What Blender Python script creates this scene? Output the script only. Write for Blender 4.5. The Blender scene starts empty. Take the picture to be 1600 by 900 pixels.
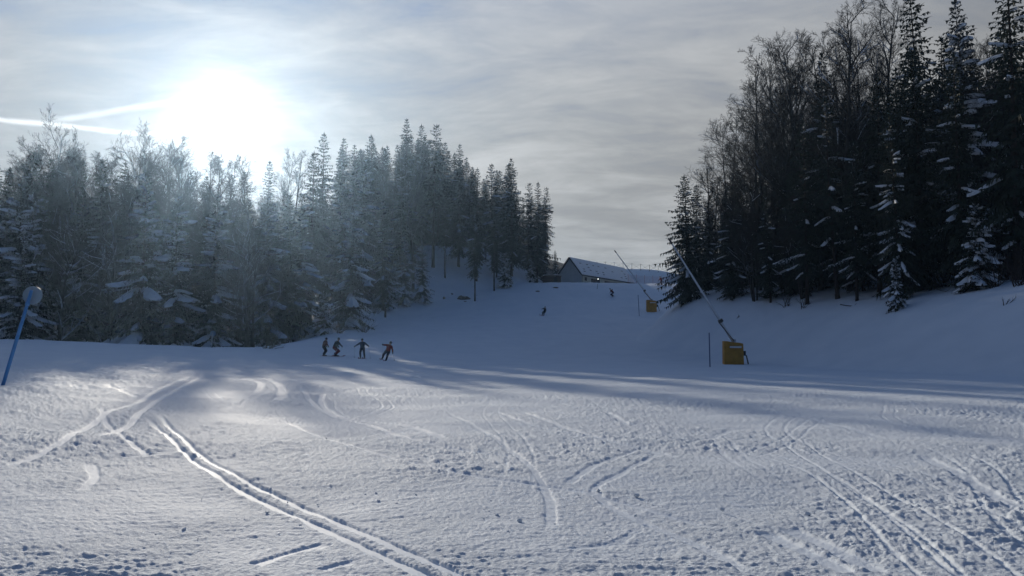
import bpy, math, random
import numpy as np
from mathutils import Vector, Matrix

# ------------------------------------------------------------------ camera
SC = bpy.context.scene
COL = SC.collection
FPX = 1232.0                       # focal length in pixels of a 1600 px wide frame
PITCH = math.atan(92.0 / FPX)
CAMZ = 1.6
cam_data = bpy.data.cameras.new('camera')
cam_data.sensor_width = 36.0
cam_data.lens = 36.0 * FPX / 1600.0
cam_data.clip_start = 0.05
cam_data.clip_end = 6000.0
cam = bpy.data.objects.new('camera', cam_data)
cam.location = (0, 0, CAMZ)
cam.rotation_euler = (math.pi / 2 + PITCH, 0, 0)
COL.objects.link(cam)
SC.camera = cam

# ------------------------------------------------------------------ sky, sun, exposure
SUN_AZ = math.radians(-20.4)       # left of the view axis (+Y)
SUN_EL = math.radians(15.5)
SUN = Vector((math.sin(SUN_AZ) * math.cos(SUN_EL), math.cos(SUN_AZ) * math.cos(SUN_EL), math.sin(SUN_EL)))
SUN_STRENGTH = 3.4
SKY_STRENGTH = 0.144

SC.view_settings.view_transform = 'Standard'
SC.view_settings.look = 'None'
SC.view_settings.exposure = 0.12
SC.view_settings.gamma = 1.0
SC.view_settings.use_curve_mapping = False
SC.cycles.use_denoising = True
SC.cycles.volume_bounces = 1
SC.cycles.max_bounces = 6
SC.cycles.diffuse_bounces = 3
SC.cycles.transparent_max_bounces = 8
SC.cycles.sample_clamp_indirect = 6.0

sun_data = bpy.data.lights.new('sun', 'SUN')
sun_data.energy = SUN_STRENGTH
sun_data.angle = math.radians(0.6)
sun_data.color = (1.0, 0.91, 0.77)
sun = bpy.data.objects.new('sun', sun_data)
sun.rotation_euler = (-SUN).to_track_quat('-Z', 'Y').to_euler()
sun.location = (0, 0, 60)
COL.objects.link(sun)


def cam_dir(px, py):
    """World direction of a photograph pixel (1600 x 900)."""
    x, u = (px - 800.0) / FPX, (450.0 - py) / FPX
    c, s = math.cos(PITCH), math.sin(PITCH)
    return Vector((x, c - u * s, s + u * c))


def build_world():
    w = bpy.data.worlds.new('World')
    SC.world = w
    w.use_nodes = True
    nt = w.node_tree
    nt.nodes.clear()
    N, L = nt.nodes.new, nt.links.new
    out = N('ShaderNodeOutputWorld')
    bg = N('ShaderNodeBackground')
    bg.inputs['Strength'].default_value = SKY_STRENGTH
    L(bg.outputs[0], out.inputs['Surface'])
    sky = N('ShaderNodeTexSky')
    sky.sky_type = 'NISHITA'
    sky.sun_disc = False
    sky.sun_elevation = SUN_EL
    sky.sun_rotation = SUN_AZ
    sky.altitude = 1200
    sky.air_density = 1.0
    sky.dust_density = 0.0
    sky.ozone_density = 5.0

    def math_(op, a, b=None, clamp=False):
        n = N('ShaderNodeMath')
        n.operation = op
        n.use_clamp = clamp
        for i, v in enumerate((a, b)):
            if v is None:
                continue
            if isinstance(v, (int, float)):
                n.inputs[i].default_value = v
            else:
                L(v, n.inputs[i])
        return n.outputs[0]

    def dot_(vec, v):
        n = N('ShaderNodeVectorMath')
        n.operation = 'DOT_PRODUCT'
        L(vec, n.inputs[0])
        n.inputs[1].default_value = v
        return n.outputs['Value']

    def ramp(v, a, b, lo=0.0, hi=1.0):
        n = N('ShaderNodeMapRange')
        n.interpolation_type = 'SMOOTHSTEP'
        L(v, n.inputs['Value'])
        for k, q in (('From Min', a), ('From Max', b), ('To Min', lo), ('To Max', hi)):
            n.inputs[k].default_value = q
        return n.outputs['Result']

    tc = N('ShaderNodeTexCoord')
    d = tc.outputs['Generated']
    sep = N('ShaderNodeSeparateXYZ')
    L(d, sep.inputs[0])
    # flatten the direction on to a cloud layer
    h = math_('ADD', math_('MAXIMUM', sep.outputs['Z'], 0.0), 0.16)
    comb = N('ShaderNodeCombineXYZ')
    L(math_('DIVIDE', sep.outputs['X'], h), comb.inputs[0])
    L(math_('DIVIDE', sep.outputs['Y'], h), comb.inputs[1])
    mp = N('ShaderNodeMapping')
    mp.inputs['Rotation'].default_value = (0, 0, 0.5)
    mp.inputs['Scale'].default_value = (0.75, 1.5, 1)
    L(comb.outputs[0], mp.inputs['Vector'])

    def noise(scale, detail, rough, dist, off):
        n = N('ShaderNodeTexNoise')
        n.inputs['Scale'].default_value = scale
        n.inputs['Detail'].default_value = detail
        n.inputs['Roughness'].default_value = rough
        n.inputs['Distortion'].default_value = dist
        m = N('ShaderNodeMapping')
        m.inputs['Location'].default_value = off
        L(mp.outputs[0], m.inputs['Vector'])
        L(m.outputs[0], n.inputs['Vector'])
        return n.outputs['Fac']
    n_big = noise(0.55, 5, 0.55, 0.6, (3.1, 1.7, 0))
    n_fine = noise(1.9, 7, 0.62, 0.8, (0.3, 5.2, 0))
    n_mot = noise(5.5, 6, 0.6, 0.5, (7.3, 2.2, 0))
    veil = math_('ADD', math_('MULTIPLY', n_big, 0.55), math_('ADD', math_('MULTIPLY', n_fine, 0.35), math_('MULTIPLY', n_mot, 0.2)))
    # a thin veil: its cover grows with the length of the sight line through it
    tau = ramp(veil, 0.38, 0.70, 0.28, 0.98)
    path = math_('DIVIDE', math_('MULTIPLY', tau, 0.42), math_('POWER', math_('ADD', math_('MAXIMUM', sep.outputs['Z'], 0.0), 0.06), 2.5))
    cover = math_('SUBTRACT', 1.0, math_('POWER', 2.718, math_('MULTIPLY', path, -1.0)))
    thick = ramp(veil, 0.42, 0.70, 0.70, 1.26)

    # thin cloud scatters sunlight forwards: brightness falls with the angle from the sun
    c = math_('MAXIMUM', dot_(d, tuple(SUN)), 0.0)
    g = math_('ADD', math_('MULTIPLY', math_('POWER', c, 1.5), 3.3), 0.18)
    for p, k in ((60, 0.35), (300, 1.7), (1300, 8.0), (6000, 60.0)):
        g = math_('ADD', g, math_('MULTIPLY', math_('POWER', c, p), k))
    bright = math_('MULTIPLY', g, thick)
    ccol = N('ShaderNodeVectorMath')
    ccol.operation = 'SCALE'
    ccol.inputs[0].default_value = (0.965, 0.98, 0.985)
    L(bright, ccol.inputs['Scale'])

    # condensation trails, each along a great circle between two directions
    trail = None
    for a, b, wdt, amp in (((-60, 180), (290, 216), 0.0045, 0.75), ((70, 190), (330, 148), 0.0055, 0.5)):
        da, db = cam_dir(*a).normalized(), cam_dir(*b).normalized()
        nn = da.cross(db).normalized()
        mid = (da + db).normalized()
        tt = nn.cross(mid).normalized()
        half = abs(tt.dot(db))
        wob = math_('MULTIPLY', math_('SUBTRACT', n_fine, 0.5), 0.018)
        off = math_('ABSOLUTE', math_('ADD', dot_(d, tuple(nn)), wob))
        m1 = ramp(off, wdt, 0.0)
        m2 = ramp(math_('ABSOLUTE', dot_(d, tuple(tt))), half, half * 0.7)
        m3 = ramp(dot_(d, tuple(mid)), 0.5, 0.6)
        m = math_('MULTIPLY', math_('MULTIPLY', m1, m2), math_('MULTIPLY', m3, amp))
        trail = m if trail is None else math_('MAXIMUM', trail, m)
    mix = N('ShaderNodeMix')
    mix.data_type = 'RGBA'
    L(math_('MAXIMUM', cover, trail), mix.inputs['Factor'])
    L(sky.outputs[0], mix.inputs['A'])
    add = N('ShaderNodeVectorMath')
    add.operation = 'ADD'
    L(ccol.outputs[0], add.inputs[0])
    tcol = N('ShaderNodeVectorMath')
    tcol.operation = 'SCALE'
    tcol.inputs[0].default_value = (4.2, 4.3, 4.3)
    L(trail, tcol.inputs['Scale'])
    L(tcol.outputs[0], add.inputs[1])
    L(add.outputs[0], mix.inputs['B'])
    L(mix.outputs['Result'], bg.inputs['Color'])


build_world()

# ------------------------------------------------------------------ materials


def principled(name, base, rough=0.7, spec=0.3, metallic=0.0, var=0.0, vscale=3.0, bump=0.0, bscale=20.0, col2=None):
    m = bpy.data.materials.new(name)
    m.use_nodes = True
    nt = m.node_tree
    b = nt.nodes['Principled BSDF']
    b.inputs['Base Color'].default_value = (*base, 1)
    b.inputs['Roughness'].default_value = rough
    b.inputs['Specular IOR Level'].default_value = spec
    b.inputs['Metallic'].default_value = metallic
    tc = nt.nodes.new('ShaderNodeTexCoord')
    if var or col2:
        n = nt.nodes.new('ShaderNodeTexNoise')
        n.inputs['Scale'].default_value = vscale
        n.inputs['Detail'].default_value = 5
        nt.links.new(tc.outputs['Object'], n.inputs['Vector'])
        r = nt.nodes.new('ShaderNodeValToRGB')
        r.color_ramp.elements[0].position = 0.3
        r.color_ramp.elements[1].position = 0.7
        a = [max(0, q * (1 - var)) for q in base]
        z = col2 if col2 else [q * (1 + var) for q in base]
        r.color_ramp.elements[0].color = (*a, 1)
        r.color_ramp.elements[1].color = (*z, 1)
        nt.links.new(n.outputs['Fac'], r.inputs['Fac'])
        nt.links.new(r.outputs['Color'], b.inputs['Base Color'])
    if bump:
        n = nt.nodes.new('ShaderNodeTexNoise')
        n.inputs['Scale'].default_value = bscale
        n.inputs['Detail'].default_value = 6
        nt.links.new(tc.outputs['Object'], n.inputs['Vector'])
        bp = nt.nodes.new('ShaderNodeBump')
        bp.inputs['Strength'].default_value = 1.0
        bp.inputs['Distance'].default_value = bump
        nt.links.new(n.outputs['Fac'], bp.inputs['Height'])
        nt.links.new(bp.outputs[0], b.inputs['Normal'])
    return m


def snow_ground_material():
    m = bpy.data.materials.new('piste_snow')
    m.use_nodes = True
    nt = m.node_tree
    N, L = nt.nodes.new, nt.links.new
    b = nt.nodes['Principled BSDF']
    tc = N('ShaderNodeTexCoord')
    at = N('ShaderNodeAttribute')
    at.attribute_name = 'packed'
    # colour: very slight variation of clean and older snow
    n0 = N('ShaderNodeTexNoise')
    n0.inputs['Scale'].default_value = 0.35
    n0.inputs['Detail'].default_value = 6
    L(tc.outputs['Object'], n0.inputs['Vector'])
    r0 = N('ShaderNodeValToRGB')
    r0.color_ramp.elements[0].position = 0.3
    r0.color_ramp.elements[0].color = (0.72, 0.78, 0.84, 1)
    r0.color_ramp.elements[1].position = 0.7
    r0.color_ramp.elements[1].color = (0.79, 0.84, 0.89, 1)
    L(n0.outputs['Fac'], r0.inputs['Fac'])
    L(r0.outputs['Color'], b.inputs['Base Color'])
    # packed ski tracks are glazed, loose snow is rough
    rr = N('ShaderNodeMapRange')
    L(at.outputs['Fac'], rr.inputs['Value'])
    rr.inputs['To Min'].default_value = 0.75
    rr.inputs['To Max'].default_value = 0.66
    L(rr.outputs['Result'], b.inputs['Roughness'])
    b.inputs['Specular IOR Level'].default_value = 0.10
    # fine relief
    prev = None
    for sc_, dist in ((11.0, 0.012), (40.0, 0.015), (100.0, 0.009)):
        n = N('ShaderNodeTexNoise')
        n.inputs['Scale'].default_value = sc_
        n.inputs['Detail'].default_value = 4
        n.inputs['Roughness'].default_value = 0.6
        L(tc.outputs['Object'], n.inputs['Vector'])
        bp = N('ShaderNodeBump')
        bp.inputs['Distance'].default_value = dist
        inv = N('ShaderNodeMapRange')
        L(at.outputs['Fac'], inv.inputs['Value'])
        inv.inputs['To Min'].default_value = 1.0
        inv.inputs['To Max'].default_value = 0.2
        L(inv.outputs['Result'], bp.inputs['Strength'])
        L(n.outputs['Fac'], bp.inputs['Height'])
        if prev is not None:
            L(prev, bp.inputs['Normal'])
        prev = bp.outputs[0]
    L(prev, b.inputs['Normal'])
    return m


M = {}
M['snow_ground'] = snow_ground_material()
M['snow'] = principled('settled_snow', (0.80, 0.83, 0.86), 0.65, 0.3, var=0.05, bump=0.02, bscale=6)
M['needles'] = principled('dark_needles', (0.016, 0.026, 0.017), 0.7, 0.25, vscale=1.2, col2=(0.038, 0.052, 0.030))
M['needles_pale'] = principled('frosted_needles', (0.020, 0.029, 0.024), 0.75, 0.25, vscale=1.0, col2=(0.050, 0.062, 0.058))
M['bark'] = principled('conifer_bark', (0.045, 0.034, 0.027), 0.9, 0.2, var=0.5, vscale=5, bump=0.03, bscale=9)
M['bark_grey'] = principled('beech_bark', (0.050, 0.045, 0.040), 0.85, 0.2, var=0.45, vscale=4, bump=0.01, bscale=9)
M['twig'] = principled('twig_bark', (0.034, 0.028, 0.024), 0.85, 0.2, var=0.4)
M['rock'] = principled('brown_rock', (0.13, 0.11, 0.09), 0.9, 0.2, vscale=3, col2=(0.26, 0.21, 0.15), bump=0.06, bscale=4)
M['wood_old'] = principled('weathered_boards', (0.10, 0.075, 0.055), 0.85, 0.2, var=0.4, vscale=2.5)
M['pad_yellow'] = principled('ochre_pad', (0.50, 0.25, 0.035), 0.6, 0.35, var=0.18, vscale=2.2, bump=0.015, bscale=3)
M['pad_white'] = principled('white_print', (0.7, 0.7, 0.68), 0.6, 0.3)
M['galv'] = principled('galvanised_steel', (0.50, 0.52, 0.54), 0.5, 0.5, metallic=0.15, var=0.12, vscale=6)
M['pale_pipe'] = principled('pale_aluminium', (0.72, 0.74, 0.76), 0.45, 0.5, var=0.08, vscale=5)
M['dark_metal'] = principled('dark_metal', (0.05, 0.052, 0.056), 0.5, 0.4, metallic=0.4, var=0.2)
M['blue'] = principled('blue_plastic', (0.05, 0.25, 0.58), 0.5, 0.4, var=0.12, vscale=4)
M['navy'] = principled('dark_blue_pole', (0.03, 0.06, 0.20), 0.5, 0.4, var=0.1)
M['disc'] = principled('pale_disc', (0.27, 0.35, 0.42), 0.55, 0.35, var=0.12, vscale=5)
M['render_wall'] = principled('white_render', (0.62, 0.64, 0.63), 0.85, 0.2, var=0.06, vscale=1.5)
M['cream_wall'] = principled('cream_render', (0.62, 0.61, 0.50), 0.85, 0.2, var=0.07, vscale=1.5)
M['trim'] = principled('dark_timber', (0.045, 0.04, 0.038), 0.7, 0.3, var=0.25)
M['glass'] = principled('window_glass', (0.03, 0.035, 0.04), 0.12, 0.6)
M['net'] = principled('orange_net', (0.42, 0.12, 0.10), 0.7, 0.2, var=0.15)
M['shed_roof'] = principled('shed_felt', (0.20, 0.17, 0.15), 0.85, 0.2, var=0.2)


def lamp_glow():
    m = bpy.data.materials.new('lamp_glow')
    m.use_nodes = True
    b = m.node_tree.nodes['Principled BSDF']
    b.inputs['Emission Color'].default_value = (1.0, 0.96, 0.88, 1)
    b.inputs['Emission Strength'].default_value = 5.0
    return m


M['lamp'] = lamp_glow()

# ------------------------------------------------------------------ mesh helpers


class MB:
    """Collects faces of one mesh."""

    def __init__(self):
        self.v, self.f, self.mi = [], [], []

    def face(self, pts, mi=0):
        b = len(self.v)
        self.v.extend([tuple(p) for p in pts])
        self.f.append(tuple(range(b, b + len(pts))))
        self.mi.append(mi)

    def tube(self, pts, rad, sides=6, cap=True, mi=0):
        pts = [Vector(p) for p in pts]
        n = len(pts)
        base = len(self.v)
        d0 = (pts[1] - pts[0]).normalized()
        ref = Vector((0, 0, 1)) if abs(d0.z) < 0.9 else Vector((1, 0, 0))
        u = d0.cross(ref).normalized()
        for i in range(n):
            d = (pts[min(i + 1, n - 1)] - pts[max(i - 1, 0)])
            d = d.normalized() if d.length > 1e-9 else d0
            u = (u - d * u.dot(d))
            u = u.normalized() if u.length > 1e-6 else d.orthogonal().normalized()
            w = d.cross(u)
            for k in range(sides):
                a = 2 * math.pi * k / sides
                self.v.append(tuple(pts[i] + (u * math.cos(a) + w * math.sin(a)) * rad[i]))
        for i in range(n - 1):
            for k in range(sides):
                a, b = base + i * sides + k, base + i * sides + (k + 1) % sides
                self.f.append((a, b, b + sides, a + sides))
                self.mi.append(mi)
        if cap:
            self.f.append(tuple(base + k for k in reversed(range(sides))))
            self.f.append(tuple(base + (n - 1) * sides + k for k in range(sides)))
            self.mi += [mi, mi]

    def box(self, c, s, rot=None, mi=0, taper=1.0):
        c = Vector(c)
        R = rot if rot is not None else Matrix.Identity(3)
        base = len(self.v)
        for z in (-1, 1):
            k = taper if z > 0 else 1.0
            for x, y in ((-1, -1), (1, -1), (1, 1), (-1, 1)):
                self.v.append(tuple(c + R @ Vector((x * s[0] / 2 * k, y * s[1] / 2 * k, z * s[2] / 2))))
        for q in ((0, 3, 2, 1), (4, 5, 6, 7), (0, 1, 5, 4), (1, 2, 6, 5), (2, 3, 7, 6), (3, 0, 4, 7)):
            self.f.append(tuple(base + i for i in q))
            self.mi.append(mi)

    def blob(self, c, r, seed=0, seg=9, rings=6, rough=0.25, squash=(1, 1, 1)):
        rnd = random.Random(seed)
        ph = [rnd.uniform(0, 6.28) for _ in range(6)]
        base = len(self.v)
        c = Vector(c)
        for i in range(rings + 1):
            t = math.pi * i / rings
            for k in range(seg):
                a = 2 * math.pi * k / seg
                d = Vector((math.sin(t) * math.cos(a), math.sin(t) * math.sin(a), math.cos(t)))
                q = 1 + rough * (math.sin(3 * d.x + ph[0]) * math.sin(2.5 * d.y + ph[1]) + 0.6 * math.sin(6 * d.z + 4 * d.x + ph[2]) + 0.5 * math.sin(7 * d.y + ph[3]))
                self.v.append(tuple(c + Vector((d.x * squash[0], d.y * squash[1], d.z * squash[2])) * r * q))
        for i in range(rings):
            for k in range(seg):
                a, b = base + i * seg + k, base + i * seg + (k + 1) % seg
                self.f.append((a, a + seg, b + seg, b))
                self.mi.append(0)

    def mesh(self, name, mats, smooth=False):
        me = bpy.data.meshes.new(name)
        me.from_pydata(self.v, [], self.f)
        for m in (mats if isinstance(mats, (list, tuple)) else [mats]):
            me.materials.append(m)
        if any(self.mi):
            me.polygons.foreach_set('material_index', self.mi)
        if smooth:
            me.polygons.foreach_set('use_smooth', [True] * len(me.polygons))
        me.update()
        return me

    def build(self, name, mats, parent=None, smooth=False):
        return link(name, self.mesh(name, mats, smooth), parent)


def link(name, me, parent=None):
    o = bpy.data.objects.new(name, me)
    COL.objects.link(o)
    if parent is not None:
        o.parent = parent
    return o


def tag(o, label=None, cat=None, group=None, kind=None):
    for k, v in (('label', label), ('category', cat), ('group', group), ('kind', kind)):
        if v:
            o[k] = v
    return o


def empty(name, loc=(0, 0, 0), rz=0.0):
    o = bpy.data.objects.new(name, None)
    o.empty_display_size = 0.3
    o.location = loc
    o.rotation_euler = (0, 0, rz)
    COL.objects.link(o)
    return o


# ------------------------------------------------------------------ terrain
def _hash(ix, iy, seed):
    h = (ix.astype(np.int64) * 374761393 + iy.astype(np.int64) * 668265263 + seed * 974711) & 0xFFFFFFFF
    h = ((h ^ (h >> 13)) * 1274126177) & 0xFFFFFFFF
    return ((h ^ (h >> 16)) & 0xFFFF).astype(np.float64) * (2 * np.pi / 65536.0)


def perlin(x, y, seed=0):
    x0, y0 = np.floor(x), np.floor(y)
    fx, fy = x - x0, y - y0
    ix, iy = x0.astype(np.int64), y0.astype(np.int64)
    u, v = fx * fx * fx * (fx * (fx * 6 - 15) + 10), fy * fy * fy * (fy * (fy * 6 - 15) + 10)
    r = []
    for dx, dy in ((0, 0), (1, 0), (0, 1), (1, 1)):
        a = _hash(ix + dx, iy + dy, seed)
        r.append(np.cos(a) * (fx - dx) + np.sin(a) * (fy - dy))
    return ((r[0] * (1 - u) + r[1] * u) * (1 - v) + (r[2] * (1 - u) + r[3] * u) * v) * 1.5


def ss(a, b, x):
    t = np.clip((x - a) / (b - a), 0, 1)
    return t * t * (3 - 2 * t)


def smooth_table(tab):
    xs = np.array([t[0] for t in tab], float)
    ys = np.array([t[1] for t in tab], float)
    fx = np.linspace(xs[0], xs[-1], 1200)
    fy = np.interp(fx, xs, ys)
    k = max(3, int(1200 * 9.0 / (xs[-1] - xs[0])))
    pad = np.pad(fy, k, mode='edge')
    ker = np.hanning(2 * k + 1)
    fy2 = np.convolve(pad, ker / ker.sum(), mode='valid')
    return lambda q: np.interp(q, fx, fy2)


P_PISTE = smooth_table([(-400, -14), (-60, -1.6), (-10, -0.1), (0, 0), (62, 0.0), (72, 0.15), (80, 0.6), (98, 2.2), (115, 4.2), (132, 6.6), (150, 10.8), (163, 14.6), (172, 15.6), (185, 15.8), (400, 16)])
X_FOOT = smooth_table([(-200, 40), (0, 31), (20, 29.5), (41, 26), (68, 21.5), (85, 17.2), (98, 15.0), (112, 18.5), (125, 25), (137, 31), (165, 40), (400, 60)])
X_LEFT = smooth_table([(60, -30), (95, -27), (105, -25), (125, -20.5), (150, -12), (163, 0), (180, 8.5), (200, 10), (400, 12)])


def macro(X, Y):
    X, Y = np.asarray(X, float), np.asarray(Y, float)
    z = P_PISTE(Y)
    # cross-fall: the piste tilts up to its left edge
    left = 0.045 * np.maximum(0, -X - 3) * (1 - ss(80, 130, Y)) * (1 - ss(60, 140, -X))
    z = z + left
    # beyond the left edge the ground drops, then climbs as the wooded hillside
    hill = -6.0 * ss(77, 93, Y) + 0.20 * np.maximum(0, Y - 96)
    hill = np.minimum(hill, 22 + 0 * Y) + 0.045 * np.maximum(0, -X - 3) * (1 - ss(60, 140, -X))
    w = ss(-23, -40, X) * ss(74, 80, Y)
    # wooded slope left of the run
    dl = np.maximum(0, X_LEFT(Y) - X)
    side = (0.30 + 0.40 * ss(160, 182, Y)) * np.minimum(dl, 26) * ss(96, 118, Y)
    side = np.minimum(side, 8.0)
    z = (z + side) * (1 - w) + np.maximum(hill, -7) * w + 0.25 * side * w
    # right bank
    d = np.maximum(0, X - X_FOOT(Y))
    sc = 7.5 - 3.0 * ss(80, 98, Y)
    bank = 5.2 * (1 - np.exp(-(d / sc) ** 1.7)) + 0.10 * np.minimum(d, 60)
    z = z + bank * (1 - ss(118, 160, Y)) * (1 - ss(30, 120, -Y))
    # ridge behind the building
    z = z + 9.6 * ss(207, 238, Y - 0.35 * np.clip(X - 22, 0, 30)) * ss(-40, 5, X)
    # soft undulation
    z = z + 0.35 * perlin(X / 23.0 + 3.3, Y / 23.0, 5) * ss(75, 110, np.hypot(X, Y))
    z = z + 0.12 * perlin(X / 8.0, Y / 8.0, 6) * ss(60, 95, np.hypot(X, Y))
    far = ss(300, 700, np.hypot(X, Y))
    return z * (1 - far) + (-12.0) * far


def gz(x, y):
    return float(macro(np.array([x]), np.array([y]))[0])


def ground_at(px, py, ymin=3.0, ymax=240.0):
    """Where the sight line of a photograph pixel meets the terrain."""
    d = cam_dir(px, py)
    t = np.concatenate([np.linspace(ymin, 60, 1500), np.linspace(60.1, ymax, 1500)])
    k = d / d.y
    X, Z = k.x * t, CAMZ + k.z * t
    below = Z < macro(X, t)
    i = int(np.argmax(below)) if below.any() else len(t) - 1
    return float(X[i]), float(t[i])


TRACKS = [
    # (half width, strength, pixels of the 1600 x 900 photograph)
    (.055, 1.0, [(227, 652), (280, 700), (350, 752), (450, 800), (535, 842), (645, 899), (760, 955)]),
    (.055, 1.0, [(243, 645), (290, 692), (360, 740), (450, 782), (560, 832), (695, 897), (800, 950)]),
    (.10, .8, [(320, 587), (280, 607), (235, 632), (200, 665), (155, 688)]),
    (.09, .8, [(318, 585), (255, 605), (220, 627), (175, 642), (125, 675), (80, 700), (0, 732)]),
    (.16, .8, [(375, 584), (415, 592), (437, 605), (440, 617), (430, 625)]),
    (.14, .7, [(390, 592), (407, 600), (400, 612)]),
    (.10, .7, [(165, 600), (215, 622)]),
    (.06, .7, [(157, 637), (175, 672), (235, 712)]),
    (.08, .7, [(465, 602), (500, 640), (575, 665), (650, 690), (800, 712), (900, 727)]),
    (.10, .8, [(565, 607), (505, 617), (520, 647), (625, 665), (700, 690)]),
    (.07, .8, [(395, 887), (450, 868), (515, 850)]),
    (.05, .7, [(500, 899), (560, 880)]),
    (.07, .8, [(810, 642), (875, 667), (990, 700)]),
    (.06, .5, [(1015, 695), (935, 727), (885, 757)]),
    (.06, .55, [(1040, 702), (980, 737), (930, 760), (950, 785), (1010, 812), (1100, 850), (1180, 905)]),
    (.08, .7, [(1190, 825), (1275, 870), (1325, 900)]),
    (.08, .7, [(1230, 822), (1305, 860), (1380, 900)]),
    (.08, .7, [(945, 645), (980, 665)]),
    (.09, .6, [(1440, 710), (1510, 750), (1600, 800)]),
    (.07, .6, [(140, 720), (148, 745), (128, 768)]),
    (.07, .6, [(770, 640), (830, 665), (990, 698), (1060, 716)]),
    (.09, .6, [(640, 622), (760, 628), (900, 652)]),
    (.08, .6, [(860, 585), (1000, 600), (1200, 640), (1400, 690)]),
    (.08, .5, [(700, 575), (900, 590), (1200, 625), (1500, 690)]),
    (.05, .35, [(880, 860), (960, 846), (1000, 818)]),
    (.08, .5, [(1100, 690), (1135, 672), (1160, 668)]),
    (.06, .6, [(430, 650), (520, 690), (700, 740), (900, 765), (1150, 830)]),
    (.06, .5, [(690, 640), (780, 690), (850, 760), (860, 830)]),
]


def track_fields(X, Y):
    """Groove mask, rim mask of the ski tracks at the points X, Y."""
    groove, rim = np.zeros_like(X), np.zeros_like(X)
    rnd = random.Random(11)
    lines = []
    for hw, st, pix in TRACKS:
        pts = []
        for px, py in pix:
            d = cam_dir(px, py)
            t = CAMZ / -d.z if d.z < -0.004 else 90
            x, y = d.x * t, d.y * t
            for _ in range(6):
                t = (gz(x, y) - CAMZ) / d.z if d.z < -0.004 else t
                t = min(max(t, 2.0), 75.0)
                x, y = d.x * t, d.y * t
            pts.append((x, y))
        lines.append((hw, st, pts))
    for _ in range(230):                     # fainter, overlapping turns of earlier skiers
        x, y = rnd.uniform(-16, 24), rnd.uniform(8, 64)
        a = rnd.gauss(-1.45, .55)
        bend, ph = rnd.uniform(.04, .16), rnd.uniform(0, 6.28)
        pts = []
        for k in range(rnd.randint(9, 26)):
            pts.append((x, y, a))
            x, y = x + math.cos(a) * 1.1, y + math.sin(a) * 1.1
            a += bend * math.sin(ph + k * .45)
        w = rnd.uniform(.022, .04)
        st = rnd.uniform(.2, .55)
        gap = rnd.uniform(.11, .2)
        if min(q[1] for q in pts) < 13 and min(q[0] for q in pts) < -1:
            continue
        for sg in (-1, 1):
            lines.append((w, st, [(q[0] - math.sin(q[2]) * gap * sg, q[1] + math.cos(q[2]) * gap * sg) for q in pts]))
    for _ in range(26):                      # broad scraped side-slips
        x, y = rnd.uniform(-12, 22), rnd.uniform(8, 55)
        a = rnd.uniform(-.5, .5)
        bend = rnd.uniform(-.2, .2)
        pts = []
        for k in range(rnd.randint(3, 6)):
            pts.append((x, y))
            x, y = x + math.cos(a) * .7, y + math.sin(a) * .7
            a += bend
        lines.append((rnd.uniform(.12, .3), rnd.uniform(.4, .75), pts))
    for hw, st, pts in lines:
        # a rounder line through the points
        P = np.array(pts)
        s = np.linspace(0, len(P) - 1, (len(P) - 1) * 3 + 1)
        i1 = np.clip(s.astype(int), 0, len(P) - 2)
        f = (s - i1)[:, None]
        p0, p1, p2, p3 = P[np.maximum(i1 - 1, 0)], P[i1], P[i1 + 1], P[np.minimum(i1 + 2, len(P) - 1)]
        C = 0.5 * (2 * p1 + (p2 - p0) * f + (2 * p0 - 5 * p1 + 4 * p2 - p3) * f ** 2 + (3 * p1 - p0 - 3 * p2 + p3) * f ** 3)
        pad = hw * 4
        idx = np.nonzero((X > C[:, 0].min() - pad) & (X < C[:, 0].max() + pad) & (Y > C[:, 1].min() - pad) & (Y < C[:, 1].max() + pad))[0]
        if not len(idx):
            continue
        x, y = X[idx], Y[idx]
        best = np.full(len(idx), 1e9)
        par = np.zeros(len(idx))
        nseg = len(C) - 1
        for k in range(nseg):
            ax, ay = C[k]
            bx, by = C[k + 1]
            vx, vy = bx - ax, by - ay
            t = np.clip(((x - ax) * vx + (y - ay) * vy) / (vx * vx + vy * vy + 1e-9), 0, 1)
            dd = np.hypot(x - ax - vx * t, y - ay - vy * t)
            m = dd < best
            best[m] = dd[m]
            par[m] = (k + t[m]) / nseg
        wob = hw * (1 + 0.35 * perlin(x * 2.2, y * 2.2, 31))
        ends = ss(0, .10, par) * ss(1, .90, par)
        gr = (1 - ss(0.75, 1.08, best / wob)) * st * ends
        rm = ss(1.0, 1.5, best / wob) * (1 - ss(1.7, 3.0, best / wob)) * st * ends
        groove[idx] = np.maximum(groove[idx], gr)
        rim[idx] = np.maximum(rim[idx], rm)
    return groove, rim * (1 - groove)


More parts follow.
